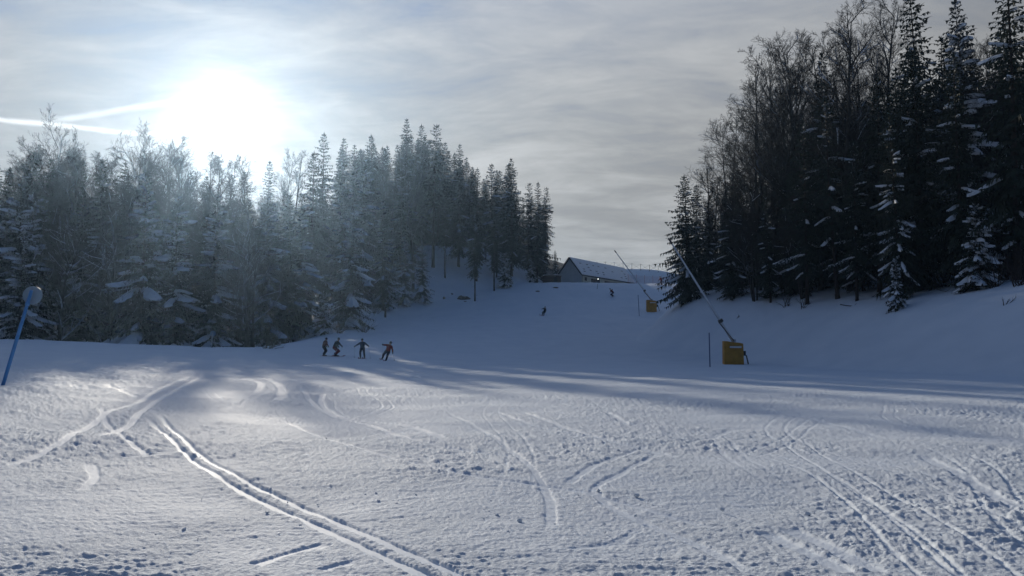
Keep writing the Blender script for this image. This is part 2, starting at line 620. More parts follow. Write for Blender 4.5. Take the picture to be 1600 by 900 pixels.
def build_terrain():
    rs = [0.0, 0.5, 1.1, 1.8, 2.5, 3.2]
    r = 3.6
    while r < 78:
        rs.append(r)
        r += min(max(r * r / 1260 * 0.62, 0.011), 0.33)
    while r < 245:
        rs.append(r)
        r += 0.8
    while r < 3000:
        rs.append(r)
        r *= 1.13
    rs = np.array(rs)
    a_in = np.radians(np.linspace(-39, 39, 1080))
    a_out = np.radians(np.linspace(39, 321, 96))[1:-1]
    an = np.concatenate([a_in, a_out])
    R, A = np.meshgrid(rs, an, indexing='ij')
    X, Y = (R * np.sin(A)).ravel(), (R * np.cos(A)).ravel()
    Rr = R.ravel()
    Z = macro(X, Y)
    # ---- snow relief
    near = Rr < 82
    x, y, rr = X[near], Y[near], Rr[near]
    fade1 = 1 - ss(55, 80, rr)
    fine = 1 - ss(18, 45, rr)
    patch = np.clip(0.55 + 0.9 * perlin(x / 5.0, y / 5.0, 21) + 0.5 * perlin(x / 1.7, y / 1.7, 22), 0.22, 1.15)
    patch = patch * (1 - 0.75 * ss(21, 30, x - 0 * y) * ss(25, 40, rr))
    wx = x + 0.35 * perlin(x / 1.3, y / 1.3, 41)
    wy = y + 0.35 * perlin(x / 1.3 + 9, y / 1.3, 42)
    det = 0.05 * perlin(x / 3.1, y / 2.3, 23) + 0.012 * perlin(x / 0.9, y / 0.7, 24)
    clump = np.maximum(0, perlin(wx / .33, wy / .29, 25) + 0.1) ** 1.3 * 0.022
    clump += np.maximum(0, perlin(wx / .15, wy / .14, 26) + 0.08) * 0.032 * fine
    clump += np.abs(perlin(wx / .075, wy / .07, 27)) * 0.024 * fine
    clump += np.maximum(0, perlin(wx / .034 + 3, wy / .032, 35)) * 0.012 * (1 - ss(9, 20, rr))
    streak = np.abs(perlin((wx * .95 + wy * .3) / 1.5, (wy * .95 - wx * .3) / .16, 28)) * 0.010
    lump = np.maximum(0, perlin(wx / .6 + 5, wy / .55, 29) - 0.46) * 0.03
    grain = (perlin(x / .085, y / .075, 36) * .004 + perlin(x / .04, y / .036, 37) * .006 * (1 - ss(10, 22, rr))) * fine
    groove, rim = track_fields(x, y)
    keep = 1 - 0.93 * groove
    rough = 0.92 * (grain + clump * patch + streak * np.clip(1.3 - patch, .1, 1) + lump * patch) * keep * (1 - 0.5 * fade1 * 0)
    rough += rim * (0.004 + 0.006 * np.maximum(0, perlin(wx / .13, wy / .13, 30)))
    # rougher heap by the left edge
    heap = ss(-9, -13, x) * (1 - ss(34, 46, y))
    rough += heap * (0.10 * np.maximum(0, perlin(wx / .9, wy / .8, 33)) + 0.05 * np.abs(perlin(wx / .35, wy / .3, 34)))
    Z[near] += (det + rough - 0.014 * groove) * fade1
    pk = np.zeros(len(X))
    pk[near] = np.clip(groove + 0.5 * ss(.35, .12, patch), 0, 1)
    mid = (Rr >= 55) & (Rr < 245)
    x, y = X[mid], Y[mid]
    Z[mid] += (0.08 * perlin(x / 2.6, y / 3.5, 51) + 0.08 * np.abs(perlin((x + .4 * y) / 6.0, (y - .4 * x) / .9, 52))) * ss(55, 80, Rr[mid])
    me = bpy.data.meshes.new('snow_slope')
    nr, na = len(rs), len(an)
    me.vertices.add(nr * na)
    me.vertices.foreach_set('co', np.stack([X, Y, Z], 1).astype(np.float32).ravel())
    i, k = np.meshgrid(np.arange(nr - 1), np.arange(na), indexing='ij')
    k2 = (k + 1) % na
    q = np.stack([i * na + k, (i + 1) * na + k, (i + 1) * na + k2, i * na + k2], -1).reshape(-1, 4)
    q = q[:, ::-1]
    nf = len(q)
    me.loops.add(nf * 4)
    me.loops.foreach_set('vertex_index', q.astype(np.int32).ravel())
    me.polygons.add(nf)
    me.polygons.foreach_set('loop_start', np.arange(0, nf * 4, 4, dtype=np.int32))
    me.polygons.foreach_set('use_smooth', np.ones(nf, dtype=bool))
    me.update(calc_edges=True)
    at = me.attributes.new('packed', 'FLOAT', 'POINT')
    at.data.foreach_set('value', pk.astype(np.float32))
    me.materials.append(M['snow_ground'])
    o = link('snow_slope', me)
    tag(o, 'snow covered ski run with crossing ski tracks and rising slope behind', None, None, 'structure')
    print('terrain quads', nf)
    return o


build_terrain()


def build_clumps():
    rnd = random.Random(3)
    mb = MB()
    for i in range(350):
        px = rnd.uniform(-60, 1660)
        t = rnd.random() ** 1.4
        r = 4.2 + 11 * t
        a = math.radians(rnd.uniform(-37, 37))
        x, y = r * math.sin(a), r * math.cos(a)
        if perlin(np.array([x / 3.0]), np.array([y / 3.0]), 61)[0] < rnd.uniform(-.3, .35):
            continue
        s = rnd.choice((.007, .009, .011, .014, .02)) * rnd.uniform(.7, 1.3)
        mb.blob((x, y, gz(x, y) + 0.002), s, i, 6, 4, .3, (1.1, 1, .8))
    o = mb.build('loose_snow_clumps', M['snow'], None, False)
    tag(o, 'small loose lumps of snow scattered over the near piste', None, None, 'stuff')


build_clumps()

# ------------------------------------------------------------------ trees


def make_spruce(seed, H=22.0, R=2.9, crown=0.08, snow=0.0, dens=1.0, power=0.85):
    """Meshes (trunk, crown, snow) of one spruce, base at the origin."""
    rnd = random.Random(seed)
    tr, cr, sn = MB(), MB(), MB()
    lean = (rnd.uniform(-.25, .25), rnd.uniform(-.25, .25))

    def axis(z):
        t = z / H
        return Vector((lean[0] * math.sin(2.2 * t), lean[1] * math.sin(2.7 * t), z))
    zs = [-.8, 0, .6, 2, H * .3, H * .6, H * .85, H]
    r0 = 0.0115 * H
    tr.tube([axis(z) for z in zs], [r0 * 1.3, r0 * 1.25, r0, r0 * .92, r0 * .72, r0 * .42, r0 * .18, .012], 8)
    if crown > 0.12:                       # dead snags below the crown
        for _ in range(int(18 * crown / .3)):
            z = rnd.uniform(.12, 1) * crown * H
            a = rnd.uniform(0, 6.28)
            l = rnd.uniform(.4, 1.5)
            p = axis(z)
            tr.tube([p, p + Vector((math.cos(a) * l, math.sin(a) * l, rnd.uniform(-.35, .1) * l))], [.03, .008], 3, False)
    z = max(crown * H, 0.4)
    lop = rnd.uniform(0, 6.28)
    while z < H - .12:
        t = (z - crown * H) / (H - crown * H)
        prof = (1 - t) ** power * (0.55 + 0.45 * min(1, t * 7 + .25))
        prof *= .86 + .22 * math.sin(z * 1.9 + seed) * math.sin(z * .73 + 2 * seed) + rnd.uniform(-.08, .12)
        n = rnd.randint(5, 7) if t < .9 else 4
        a0 = rnd.uniform(0, 6.28)
        for k in range(n):
            if rnd.random() > dens:
                continue
            a = a0 + 2 * math.pi * k / n + rnd.uniform(-.35, .35)
            Lb = R * prof * rnd.uniform(.62, 1.18) * (1 + .14 * math.cos(a - lop)) + .16
            if rnd.random() < .07:
                Lb *= 1.25
            ca, sa = math.cos(a), math.sin(a)
            el0 = math.radians(32 * t * t - 4 + rnd.uniform(-9, 9))
            droop = math.radians((34 - 26 * t) * rnd.uniform(.7, 1.25))
            p = axis(z) + Vector((ca, sa, 0)) * .05
            ns = max(2, int(Lb / .42))
            seg = Lb / ns
            spine = [p.copy()]
            for s in range(ns):
                f = s / ns
                el = el0 - droop * math.sin(math.pi * min(1, f * 1.25) * .75) + math.radians(10) * max(0, f - .7) * 3
                p = p + Vector((ca * math.cos(el), sa * math.cos(el), math.sin(el))) * seg
                spine.append(p.copy())
            side = Vector((-sa, ca, 0))
            hw = .05 + .045 * Lb
            # the bough: side sprays and hanging twigs along the spine
            for s in range(ns):
                q0, q1 = spine[s], spine[s + 1]
                f = (s + .5) / ns
                d = (q1 - q0).normalized()
                wd = (.14 + .30 * Lb * (1 - f) * min(1, f * 2.6 + .25)) * .85
                for sg in (-1, 1):
                    for rep in range(2):
                        o = q0.lerp(q1, rnd.random())
                        sp = (side * sg * rnd.uniform(.6, 1) + d * rnd.uniform(.35, .9)).normalized()
                        ln = wd * rnd.uniform(.7, 1.35)
                        dn = Vector((0, 0, -1)) * ln * rnd.uniform(.25, .75)
                        e = o + sp * ln + dn
                        wv = (d * .10 + Vector((0, 0, -.05))) * rnd.uniform(.8, 1.4)
                        m_ = o.lerp(e, .55) + Vector((0, 0, .04))
                        cr.face([o - wv * .5, m_ - wv * 1.1, e, m_ + wv * 1.1])
                    # hanging twig curtain
                o = q0.lerp(q1, rnd.random())
                hl = (.18 + .16 * Lb * (1 - f * .6)) * rnd.uniform(.6, 1.3)
                cr.face([o - d * .13, o + d * .13, o + d * rnd.uniform(-.02, .16) + side * rnd.uniform(-.1, .1) + Vector((0, 0, -hl))])
            e = spine[-1]
            d = (spine[-1] - spine[-2]).normalized()
            cr.face([spine[-2] - side * .09, spine[-2] + side * .09, e + d * .22])
            # snow lying on the bough
            pn = .5 + .5 * math.sin(z * 1.3 + 2 * math.cos(a + seed)) * math.cos(a * 2 + z * .6)
            if snow > 0 and rnd.random() < snow * (.35 + 1.1 * pn) * (1.9 if snow < .3 else 1) and Lb > .3:
                s0 = rnd.randint(0, max(0, ns // 3))
                s1 = ns + 1 if rnd.random() < .7 else max(s0 + 2, ns)
                pts = spine[s0:s1]
                m = len(pts)
                if m >= 2:
                    W = (.10 + .13 * Lb) * rnd.uniform(.6, 1.25) * (.5 if snow < .3 else .85)
                    up = Vector((0, 0, 1))
                    prev = None
                    for i_, q in enumerate(pts):
                        g = i_ / (m - 1)
                        w_ = W * (.45 + .9 * math.sin(math.pi * min(1, .15 + .8 * g))) * (0.35 if i_ == m - 1 else 1) * rnd.uniform(.7, 1.2)
                        row = [q + side * w_ + up * (-.10 - w_ * .3), q + side * w_ * .5 + up * .07, q + up * (.07 + w_ * .28), q - side * w_ * .5 + up * .07, q - side * w_ + up * (-.10 - w_ * .3)]
                        if prev:
                            for j in range(4):
                                sn.face([prev[j], row[j], row[j + 1], prev[j + 1]])
                        prev = row
        z += (.36 + .16 * (1 - t)) * rnd.uniform(.8, 1.2) * (H / 22.0)
    top = axis(H)
    for k in range(4):
        a = k * 1.6
        cr.face([top + Vector((0, 0, -.7)), top + Vector((math.cos(a) * .12, math.sin(a) * .12, -.3)), top + Vector((0, 0, .25))])
    return tr, cr, sn


def make_bare(seed, H=18.0, spread=0.42, snow=0.0, stems=1, limbs=15, first=0.3):
    """Meshes (trunk, crown, snow) of one leafless broadleaf tree."""
    rnd = random.Random(seed)
    tr, cr, sn = MB(), MB(), MB()

    def snow_on(pts, rad):
        if snow <= 0 or rnd.random() > snow:
            return
        prev = None
        for p, r in zip(pts, rad):
            sd = Vector((pts[-1] - pts[0])).cross(Vector((0, 0, 1)))
            if sd.length < 1e-4:
                return
            sd.normalize()
            w = r * 1.1 + .02
            row = [p + sd * w, p + Vector((0, 0, r + .05)), p - sd * w]
            if prev:
                sn.face([prev[0], row[0], row[1], prev[1]])
                sn.face([prev[1], row[1], row[2], prev[2]])
            prev = row

    def path(p, d, L, n, wig, rise):
        pts = [p.copy()]
        d = d.normalized()
        for _ in range(n):
            d = (d + Vector((rnd.uniform(-1, 1), rnd.uniform(-1, 1), rnd.uniform(-1, 1))) * wig + Vector((0, 0, rise))).normalized()
            p = p + d * (L / n)
            pts.append(p.copy())
        return pts

    def grow(p, d, L, r, level):
        n = (5, 4, 3, 2)[min(level - 1, 3)]
        pts = path(p, d, L, n, (.16, .2, .22, .2)[min(level - 1, 3)], (.10, .07, .05, .03)[min(level - 1, 3)])
        rad = [max(.006, r * (1 - .78 * i / n)) for i in range(n + 1)]
        (tr if level == 1 else cr).tube(pts, rad, 5 if level == 1 else 3, False)
        if level <= 2:
            snow_on(pts, rad)
        if level >= 4:
            return
        kids = (10, 7, 5)[level - 1]
        for k in range(kids):
            f = (k + rnd.uniform(.2, 1.0)) / kids
            f = min(.98, .15 + .85 * f)
            x = f * n
            i = min(n - 1, int(x))
            q = pts[i].lerp(pts[i + 1], x - i)
            dd = (pts[i + 1] - pts[i]).normalized()
            o = dd.orthogonal().normalized()
            o.rotate(Matrix.Rotation(rnd.uniform(0, 6.28), 3, dd))
            ang = math.radians(rnd.uniform(25, 55))
            nd = dd * math.cos(ang) + o * math.sin(ang)
            grow(q, nd, L * rnd.uniform(.34, .56) * (1.15 - .45 * f), r * .42 * (1.1 - .5 * f), level + 1)

    for s in range(stems):
        a = rnd.uniform(0, 6.28)
        tilt = 0.0 if stems == 1 else rnd.uniform(.05, .2)
        d = Vector((math.cos(a) * tilt, math.sin(a) * tilt, 1))
        base = Vector((math.cos(a), math.sin(a), 0)) * (0 if stems == 1 else .3)
        h = H * (1 if s == 0 else rnd.uniform(.75, .97)) * .88
        pts = [base + Vector((0, 0, -.7))] + path(base, d, h, 9, .055, .03)
        r0 = .0105 * H * (1 if stems == 1 else .7)
        rad = [r0 * 1.25] + [max(.012, r0 * (1.1 - .98 * i / 9)) for i in range(10)]
        tr.tube(pts, rad, 7, False)
        nl = limbs if stems == 1 else int(limbs * .6)
        for k in range(nl):
            f = first + (1 - first) * (k + rnd.random()) / nl
            x = 1 + f * 9
            i = min(len(pts) - 2, int(x))
            q = pts[i].lerp(pts[i + 1], min(1, x - i))
            a = k * 2.4 + rnd.uniform(-.5, .5)
            el = math.radians(rnd.uniform(25, 55) + 15 * f)
            L = H * spread * (1.12 - .8 * f) * rnd.uniform(.6, 1.1)
            grow(q, Vector((math.cos(a) * math.cos(el), math.sin(a) * math.cos(el), math.sin(el))), L, r0 * .48 * (1.1 - .7 * f), 1)
    return tr, cr, sn


SPRUCE, BARE = {}, {}


def spruce_variant(key, mat='needles', **kw):
    tr, cr, sn = make_spruce(**kw)
    SPRUCE[key] = (kw.get('H', 22.0), tr.mesh('trunk', M['bark'], True), cr.mesh('crown', M[mat]), sn.mesh('snow_load', M['snow'], True) if sn.f else None, 'spruce_tree')


def bare_variant(key, **kw):
    tr, cr, sn = make_bare(**kw)
    BARE[key] = (kw.get('H', 18.0), tr.mesh('trunk', M['bark_grey'], True), cr.mesh('crown', M['twig']), sn.mesh('snow_load', M['snow'], True) if sn.f else None, 'bare_tree')


spruce_variant('full', seed=1, H=20, R=4.9, crown=.03, snow=.05, power=.72)
spruce_variant('slim', seed=2, H=26, R=4.3, crown=.12, snow=.035, power=.72)
spruce_variant('slim2', seed=3, H=26, R=4.6, crown=.18, snow=.03, dens=.92, power=.68)
spruce_variant('high', seed=4, H=26, R=4.1, crown=.40, snow=.05, dens=.88, power=.62)
spruce_variant('high2', seed=8, H=26, R=3.8, crown=.30, snow=.08, dens=.85, power=.6)
spruce_variant('snowy', mat='needles_pale', seed=5, H=20, R=4.8, crown=.02, snow=.40, power=.75)
spruce_variant('snowy2', mat='needles_pale', seed=6, H=24, R=4.8, crown=.05, snow=.30, power=.72)
spruce_variant('dusted', mat='needles', seed=7, H=24, R=4.6, crown=.06, snow=.11, power=.74)
spruce_variant('small', seed=9, H=9, R=2.5, crown=.03, snow=.45, power=.75)
bare_variant('tall', seed=21, H=20, spread=.36, limbs=16, first=.28, snow=.12)
bare_variant('multi', seed=22, H=19, spread=.34, stems=4, limbs=20, first=.22, snow=.05)
bare_variant('wide', seed=23, H=17, spread=.5, limbs=15, first=.22, snow=.3)
bare_variant('slimb', seed=24, H=19, spread=.26, limbs=14, first=.3, snow=.2)
print('tree meshes', sum(len(m.polygons) for v in list(SPRUCE.values()) + list(BARE.values()) for m in v[1:4] if m))

FORESTED = []


def place_tree(var, x, y, height, label, group, wid=1.0, rz=None, zoff=0.0, tilt=0.0):
    src = SPRUCE.get(var) or BARE.get(var)
    H, tr, cr, sn, nm = src
    rnd = random.Random(int(x * 97 + y * 131))
    e = empty(nm, (x, y, gz(x, y) - .12 + zoff), rnd.uniform(0, 6.28) if rz is None else rz)
    if tilt:
        e.rotation_euler = (rnd.uniform(-tilt, tilt), tilt, e.rotation_euler.z)
    s = height / H
    e.scale = (s * wid, s * wid, s)
    link('trunk', tr, e)
    link('crown', cr, e)
    if sn:
        tag(link('snow_load', sn, e), kind='stuff')
    e.rotation_euler.x += rnd.uniform(-.03, .03)
    e.rotation_euler.y += rnd.uniform(-.03, .03)
    tag(e, label, 'tree', group)
    FORESTED.append((x, y))
    return e


def tree_px(var, px, top, Y, label, group, wid=1.0, **kw):
    """A tree at forward distance Y whose top shows at height `top` of the photograph."""
    x = (px - 800) / FPX * Y
    d = cam_dir(px, top)
    ztop = CAMZ + d.z / d.y * Y
    h = ztop - gz(x, Y)
    return place_tree(var, x, Y, max(h, 2.0), label, group, wid, **kw)


ORD = ['first', 'second', 'third', 'fourth', 'fifth', 'sixth', 'seventh', 'eighth', 'ninth', 'tenth', 'eleventh', 'twelfth', 'thirteenth', 'fourteenth', 'fifteenth', 'sixteenth', 'seventeenth', 'eighteenth', 'nineteenth', 'twentieth', 'twenty-first', 'twenty-second', 'twenty-third', 'twenty-fourth', 'twenty-fifth', 'twenty-sixth', 'twenty-seventh', 'twenty-eighth']

# skyline of the left forest: (variant, pixel x, pixel y of the top, distance, width)
SKYLINE = [
    ('tall', 12, 200, 118, 1.0), ('multi', 28, 214, 122, 1.0), ('multi', 58, 204, 116, 1.0), ('multi', 98, 208, 120, 1.0), ('slim', 64, 246, 112, 1.0), ('slim2', 112, 248, 110, 1.0), ('multi', 172, 212, 114, 1.0), ('slim', 186, 254, 118, 1.0), ('multi', 236, 214, 118, 1.0), ('dusted', 38, 236, 108, 1.0), ('wide', 82, 192, 124, .9), ('slimb', 122, 205, 112, 1.1), ('dusted', 148, 250, 106, 1.0),
    ('wide', 208, 196, 122, 1.0), ('slim', 240, 268, 122, 1.1), ('tall', 268, 232, 150, .8), ('multi', 278, 206, 120, 1.0), ('tall', 302, 206, 126, 1.1), ('multi', 326, 216, 122, 1.0), ('slimb', 346, 226, 130, 1.2), ('slim2', 296, 268, 150, 1.0), ('slim', 322, 274, 156, 1.1), ('slim2', 350, 270, 152, 1.1), ('slim', 378, 266, 150, 1.1),
    ('slim', 408, 250, 152, 1.0), ('tall', 436, 222, 156, .8), ('slimb', 456, 214, 152, 1.0), ('slim2', 500, 207, 152, .9), ('slim', 527, 216, 156, 1.0),
    ('multi', 556, 216, 158, .8), ('slim2', 582, 209, 152, 1.0), ('slimb', 612, 222, 156, .9), ('slim', 638, 184, 160, .95), ('slim2', 655, 195, 166, .9), ('high', 676, 193, 160, .95),
    ('slim', 716, 226, 164, .95), ('slimb', 735, 238, 172, .9), ('slim2', 744, 262, 160, .9), ('high2', 770, 254, 168, 1.05), ('slim', 799, 246, 170, 1.0), ('high', 826, 286, 178, 1.0), ('slim2', 839, 284, 172, .95), ('high', 852, 292, 177, .9)]
spr = [t for t in SKYLINE if t[0] in SPRUCE]
bar = [t for t in SKYLINE if t[0] in BARE]
spr.sort(key=lambda t: -t[1])
bar.sort(key=lambda t: t[1])
for t in SKYLINE:
    v, px, top, Y, wd = t
    if v in SPRUCE:
        i = spr.index(t)
        if px == 638:
            lab = 'tallest pointed dark spruce on the left forest skyline'
        elif i == 0:
            lab = 'rightmost dark spruce of the left forest, nearest the building'
        else:
            lab = f'dark spruce on the left forest skyline, {ORD[i]} spruce top from the building end'
        grp = 'spruces on the left skyline'
    else:
        i = bar.index(t)
        lab = ('leafless tree at the far left edge of the forest skyline' if i == 0 else f'leafless tree on the left forest skyline, {ORD[i]} bare crown from the left edge')
        grp = 'bare trees on the left skyline'
    tree_px(v, px, top, Y, lab, grp, wd)

# single trees of the left forest that stand out in front of the mass
for v, px, top, Y, wd, lab in (
        ('snowy', 546, 322, 112, 1.0, 'broad snow-laden spruce at the foot of the slope above the four skiers'),
        ('snowy2', 470, 300, 108, 1.0, 'tall frosted spruce left of the broad snow-laden spruce'),
        ('snowy', 632, 368, 138, 1.0, 'left one of two snowy spruces beside the upper slope edge'),
        ('snowy', 660, 374, 142, .9, 'right one of two snowy spruces beside the upper slope edge'),
        ('snowy2', 420, 306, 102, 1.0, 'frosted spruce where the flat snow edge ends at the forest'),
        ('dusted', 598, 300, 132, 1.0, 'dark dusted spruce just left of the two snowy spruces'),
        ('high2', 742, 330, 146, .8, 'thin spruce with bare lower trunk standing on the wooded slope edge'),
        ('high', 772, 318, 156, .8, 'slender high-crowned spruce between slope edge and skyline trees'),
        ('small', 790, 392, 160, 1.0, 'small young spruce low on the snowy bank near the shed'),
        ('small', 832, 392, 172, .9, 'small young spruce under the last skyline spruce near the building'),
        ('snowy2', 332, 300, 98, 1.1, 'frosted spruce right behind the distant small round marker'),
        ('snowy2', 272, 300, 96, 1.0, 'frosted spruce left of the distant small round marker'),
        ('wide', 90, 325, 92, 1.1, 'snow-lined leafless tree right of the near blue marker pole'),
        ('wide', 178, 318, 95, 1.1, 'snow-lined leafless tree with arching limbs below the left skyline'),
        ('wide', 398, 330, 98, .9, 'snow-lined leafless tree in front of frosted spruces below the sun'),
        ('snowy', 28, 372, 88, 1.1, 'snow-caked spruce behind the near blue marker pole'),
        ('dusted', 130, 300, 100, 1.1, 'dark dusted spruce between the two snow-lined leafless trees'),
        ('dusted', 222, 300, 101, 1.1, 'dark dusted spruce right of the arching snow-lined tree'),
        ('small', 505, 455, 104, 1.1, 'small snowy spruce directly above the leftmost skiers'),
        ('full', 868, 391, 216, .8, 'tiny lone conifer on the ridge left of the building roof')):
    tree_px(v, px, top, Y, lab, 'standout trees of the left forest', wd)

# the mass of the left forest behind and between
rnd = random.Random(77)
cnt = 0
tries = 0
MASS = []
while cnt < 150 and tries < 9000:
    tries += 1
    Y = rnd.uniform(92, 172)
    px = rnd.uniform(-60, 845)
    X = (px - 800) / FPX * Y
    if X > float(X_LEFT(Y)) - (4.5 if Y < 155 else 2.5):
        continue
    if min(math.hypot(X - q[0], Y - q[1]) for q in FORESTED) < 2.7:
        continue
    sky_y = np.interp(px, [t[1] for t in SKYLINE], [t[2] for t in SKYLINE])
    lim = max(sky_y + rnd.uniform(14, 110), 215)
    if 250 < px < 480:
        lim = max(lim, 285 + rnd.uniform(0, 60))
    v = rnd.choice(['dusted', 'slim', 'slim2', 'snowy2', 'dusted', 'slimb', 'tall', 'high2'] if Y > 105 else ['dusted', 'snowy2', 'snowy', 'wide', 'slimb'])
    if px > 680:
        v = rnd.choice(['slim', 'high', 'high2', 'slimb', 'high'])
    ztop = CAMZ + cam_dir(px, lim).z / cam_dir(px, lim).y * Y
    h = min(ztop - gz(X, Y), 27)
    if h < 7:
        continue
    MASS.append((place_tree(v, X, Y, h, None, None, rnd.uniform(.85, 1.1)), v, px, Y))
    cnt += 1

for px, top, Y in ((806, 300, 188), (818, 318, 194), (829, 306, 186), (841, 318, 190), (848, 312, 184), (790, 290, 186), (776, 300, 180), (835, 330, 200)):  # spruces added behind the last crowns to keep sun off the slope
    x_ = (px - 800) / FPX * Y
    h_ = CAMZ + cam_dir(px, top).z / cam_dir(px, top).y * Y - gz(x_, Y)
    MASS.append((place_tree('full' if px % 2 else 'slim', x_, Y, h_, None, None, .8), 'slim', px, Y))
cnt = tries = 0
while cnt < 46 and tries < 6000:            # rows added higher up the hillside to shade the right bank
    tries += 1
    Y = rnd.uniform(184, 214)
    px = rnd.uniform(520, 800)
    X = (px - 800) / FPX * Y
    if min(math.hypot(X - q[0], Y - q[1]) for q in FORESTED) < 3.0:
        continue
    sky_y = np.interp(px, [t[1] for t in SKYLINE], [t[2] for t in SKYLINE])
    lim = max(sky_y + rnd.uniform(8, 30), 212)
    ztop = CAMZ + cam_dir(px, lim).z / cam_dir(px, lim).y * Y
    v = rnd.choice(['dusted', 'slim', 'full', 'slim2'])
    MASS.append((place_tree(v, X, Y, min(34, ztop - gz(X, Y)), None, None, rnd.uniform(.85, 1.05)), v, px, Y))
    cnt += 1


def label_mass(mass, zones, rows, where):
    """Each tree of a mass is named by kind, row, the landmark it stands at and its order there."""
    cells = {}
    for e, v, px, Y in mass:
        kind = 'leafless tree' if v in BARE else ('frosted spruce' if v.startswith('snowy') else 'dark spruce')
        z = next(t for lim, t in zones if px < lim)
        r = next(t for lim, t in rows if Y < lim)
        cells.setdefault((kind, r, z), []).append((px, e))
    for (kind, r, z), lst in cells.items():
        lst.sort(key=lambda t: t[0])
        for i, (px, e) in enumerate(lst):
            pos = '' if len(lst) == 1 else (', leftmost' if i == 0 else (', rightmost' if i == len(lst) - 1 else f', {ORD[i]} from left'))
            tag(e, f'{kind}, {r} rows of {where}, {z}{pos}', 'tree', f'{kind}s inside {where}')


label_mass(MASS, [(110, 'behind the near blue marker'), (250, 'left of the sun'), (330, 'under the sun'), (450, 'right under the sun'), (540, 'left of snow-laden spruce'), (640, 'above the four skiers'), (760, 'above the brown rocks'), (2000, 'near the shed')], [(112, 'front'), (140, 'middle'), (180, 'back'), (999, 'added farthest')], 'left forest')
print('left mass', cnt)

# right stand
for v, px, top, Y, wd, lab in (
        ('full', 1074, 274, 98, 1.05, 'full dark spruce at the left end of the right stand'),
        ('multi', 1150, 150, 100, 1.1, 'many-stemmed leafless tree left of the fine fan of twigs'),
        ('multi', 1228, 60, 96, 1.1, 'many-stemmed leafless tree right of the fine fan of twigs'),
        ('tall', 1256, 40, 90, 1.0, 'tall leafless tree just left of the narrow dark spruce'),
        ('multi', 1300, 8, 88, 1.1, 'many-stemmed leafless tree just right of the narrow dark spruce'),
        ('slimb', 1122, 262, 108, 1.2, 'slender leafless tree right of the round-crowned one'),
        ('full', 1110, 330, 104, 1.0, 'low bushy spruce beside the full dark spruce'),
        ('full', 1185, 300, 100, 1.0, 'low bushy spruce beneath the fine fan of twigs'),
        ('slimb', 1104, 236, 105, 1.3, 'round-crowned leafless tree just right of the full dark spruce'),
        ('slim', 1134, 300, 101, 1.0, 'short dark spruce beneath the round-crowned leafless tree'),
        ('slim2', 1160, 282, 97, 1.0, 'dark spruce under the left side of the many-stemmed leafless tree'),
        ('multi', 1196, 76, 92, 1.15, 'many-stemmed leafless tree with fine fan of twigs, right stand'),
        ('slim2', 1236, 230, 88, 1.0, 'dark spruce in front of the many-stemmed leafless tree'),
        ('slim', 1284, 80, 84, .9, 'narrow dark spruce right of the many-stemmed leafless tree'),
        ('tall', 1330, -6, 80, 1.15, 'tall leafless tree with spreading limbs reaching the picture top'),
        ('tall', 1392, -30, 82, .9, 'leafless tree behind the half-height snow-striped spruce'),
        ('multi', 1366, 10, 90, .9, 'leafless tree with crowded stems between two taller bare trees'),
        ('slim', 1446, -25, 72, .95, 'tall dark spruce cut by the picture top, left of the snow-patched one'),
        ('dusted', 1412, 168, 66, .8, 'half-height spruce with snow-striped boughs in the right stand'),
        ('slim2', 1340, 215, 72, .9, 'dark high-trunked spruce left of the snow-striped spruce'),
        ('snowy2', 1528, -8, 66, .82, 'tall spruce with big snow patches near the right picture edge'),
        ('small', 1530, 312, 60, 1.1, 'small snowy spruce below the tall snow-patched spruce'),
        ('slim', 1592, -80, 60, 1.0, 'dark spruce cut by the right picture edge'),
        ('high', 1480, 60, 76, 1.0, 'dark high-crowned spruce between two tall spruces at right'),
        ('small', 1402, 400, 63, .8, 'tiny snowy spruce at the foot of the snow-striped spruce'),
        ('slim', 1205, 300, 84, .9, 'shorter dark spruce above the brush on the right bank'),
        ('slim2', 1262, 190, 78, .95, 'dense dark spruce beside the brush on the right bank'),
        ('high2', 1310, 150, 76, .95, 'dark spruce with bare lower trunk mid right stand'),
        ('slim2', 1376, 120, 74, .95, 'dark spruce left behind the snow-striped spruce')):
    tree_px(v, px, top, Y, lab, 'trees of the right stand', wd)
cnt = tries = 0
MASS = []
for k in range(26):                         # bushy young spruces close the stand at its back
    px = 1095 + k * 21 + rnd.uniform(-8, 8)
    Y = rnd.uniform(104, 126)
    X = (px - 800) / FPX * Y
    MASS.append((place_tree('full', X, Y, rnd.uniform(11, 17), None, None, rnd.uniform(.9, 1.2)), 'full', px, Y))
while cnt < 95 and tries < 9000:
    tries += 1
    Y = rnd.uniform(62, 125)
    px = rnd.uniform(1085, 1680)
    X = (px - 800) / FPX * Y
    if X < float(X_FOOT(Y)) + 9.5 + max(0, (80 - Y) * .12):
        continue
    if min(math.hypot(X - q[0], Y - q[1]) for q in FORESTED) < 2.1:
        continue
    v = rnd.choice(['slim', 'slim2', 'dusted', 'full', 'tall', 'multi', 'full', 'slim', 'multi'])
    lim = np.interp(px, [1100, 1150, 1250, 1350, 1450, 1680], [330, 250, 170, 110, 60, 0]) + rnd.uniform(0, 120)
    ztop = CAMZ + cam_dir(px, lim).z / cam_dir(px, lim).y * Y
    h = min(ztop - gz(X, Y), 26)
    if h < 6:
        continue
    MASS.append((place_tree(v, X, Y, h, None, None, rnd.uniform(.85, 1.1)), v, px, Y))
    cnt += 1
label_mass(MASS, [(1200, 'above the near snow lance'), (1300, 'above the conifer brush'), (1400, 'above the fallen branch'), (1500, 'beside snow-striped spruce'), (5000, 'at the right edge')], [(80, 'front'), (100, 'middle'), (999, 'back')], 'right stand')
print('right mass', cnt)


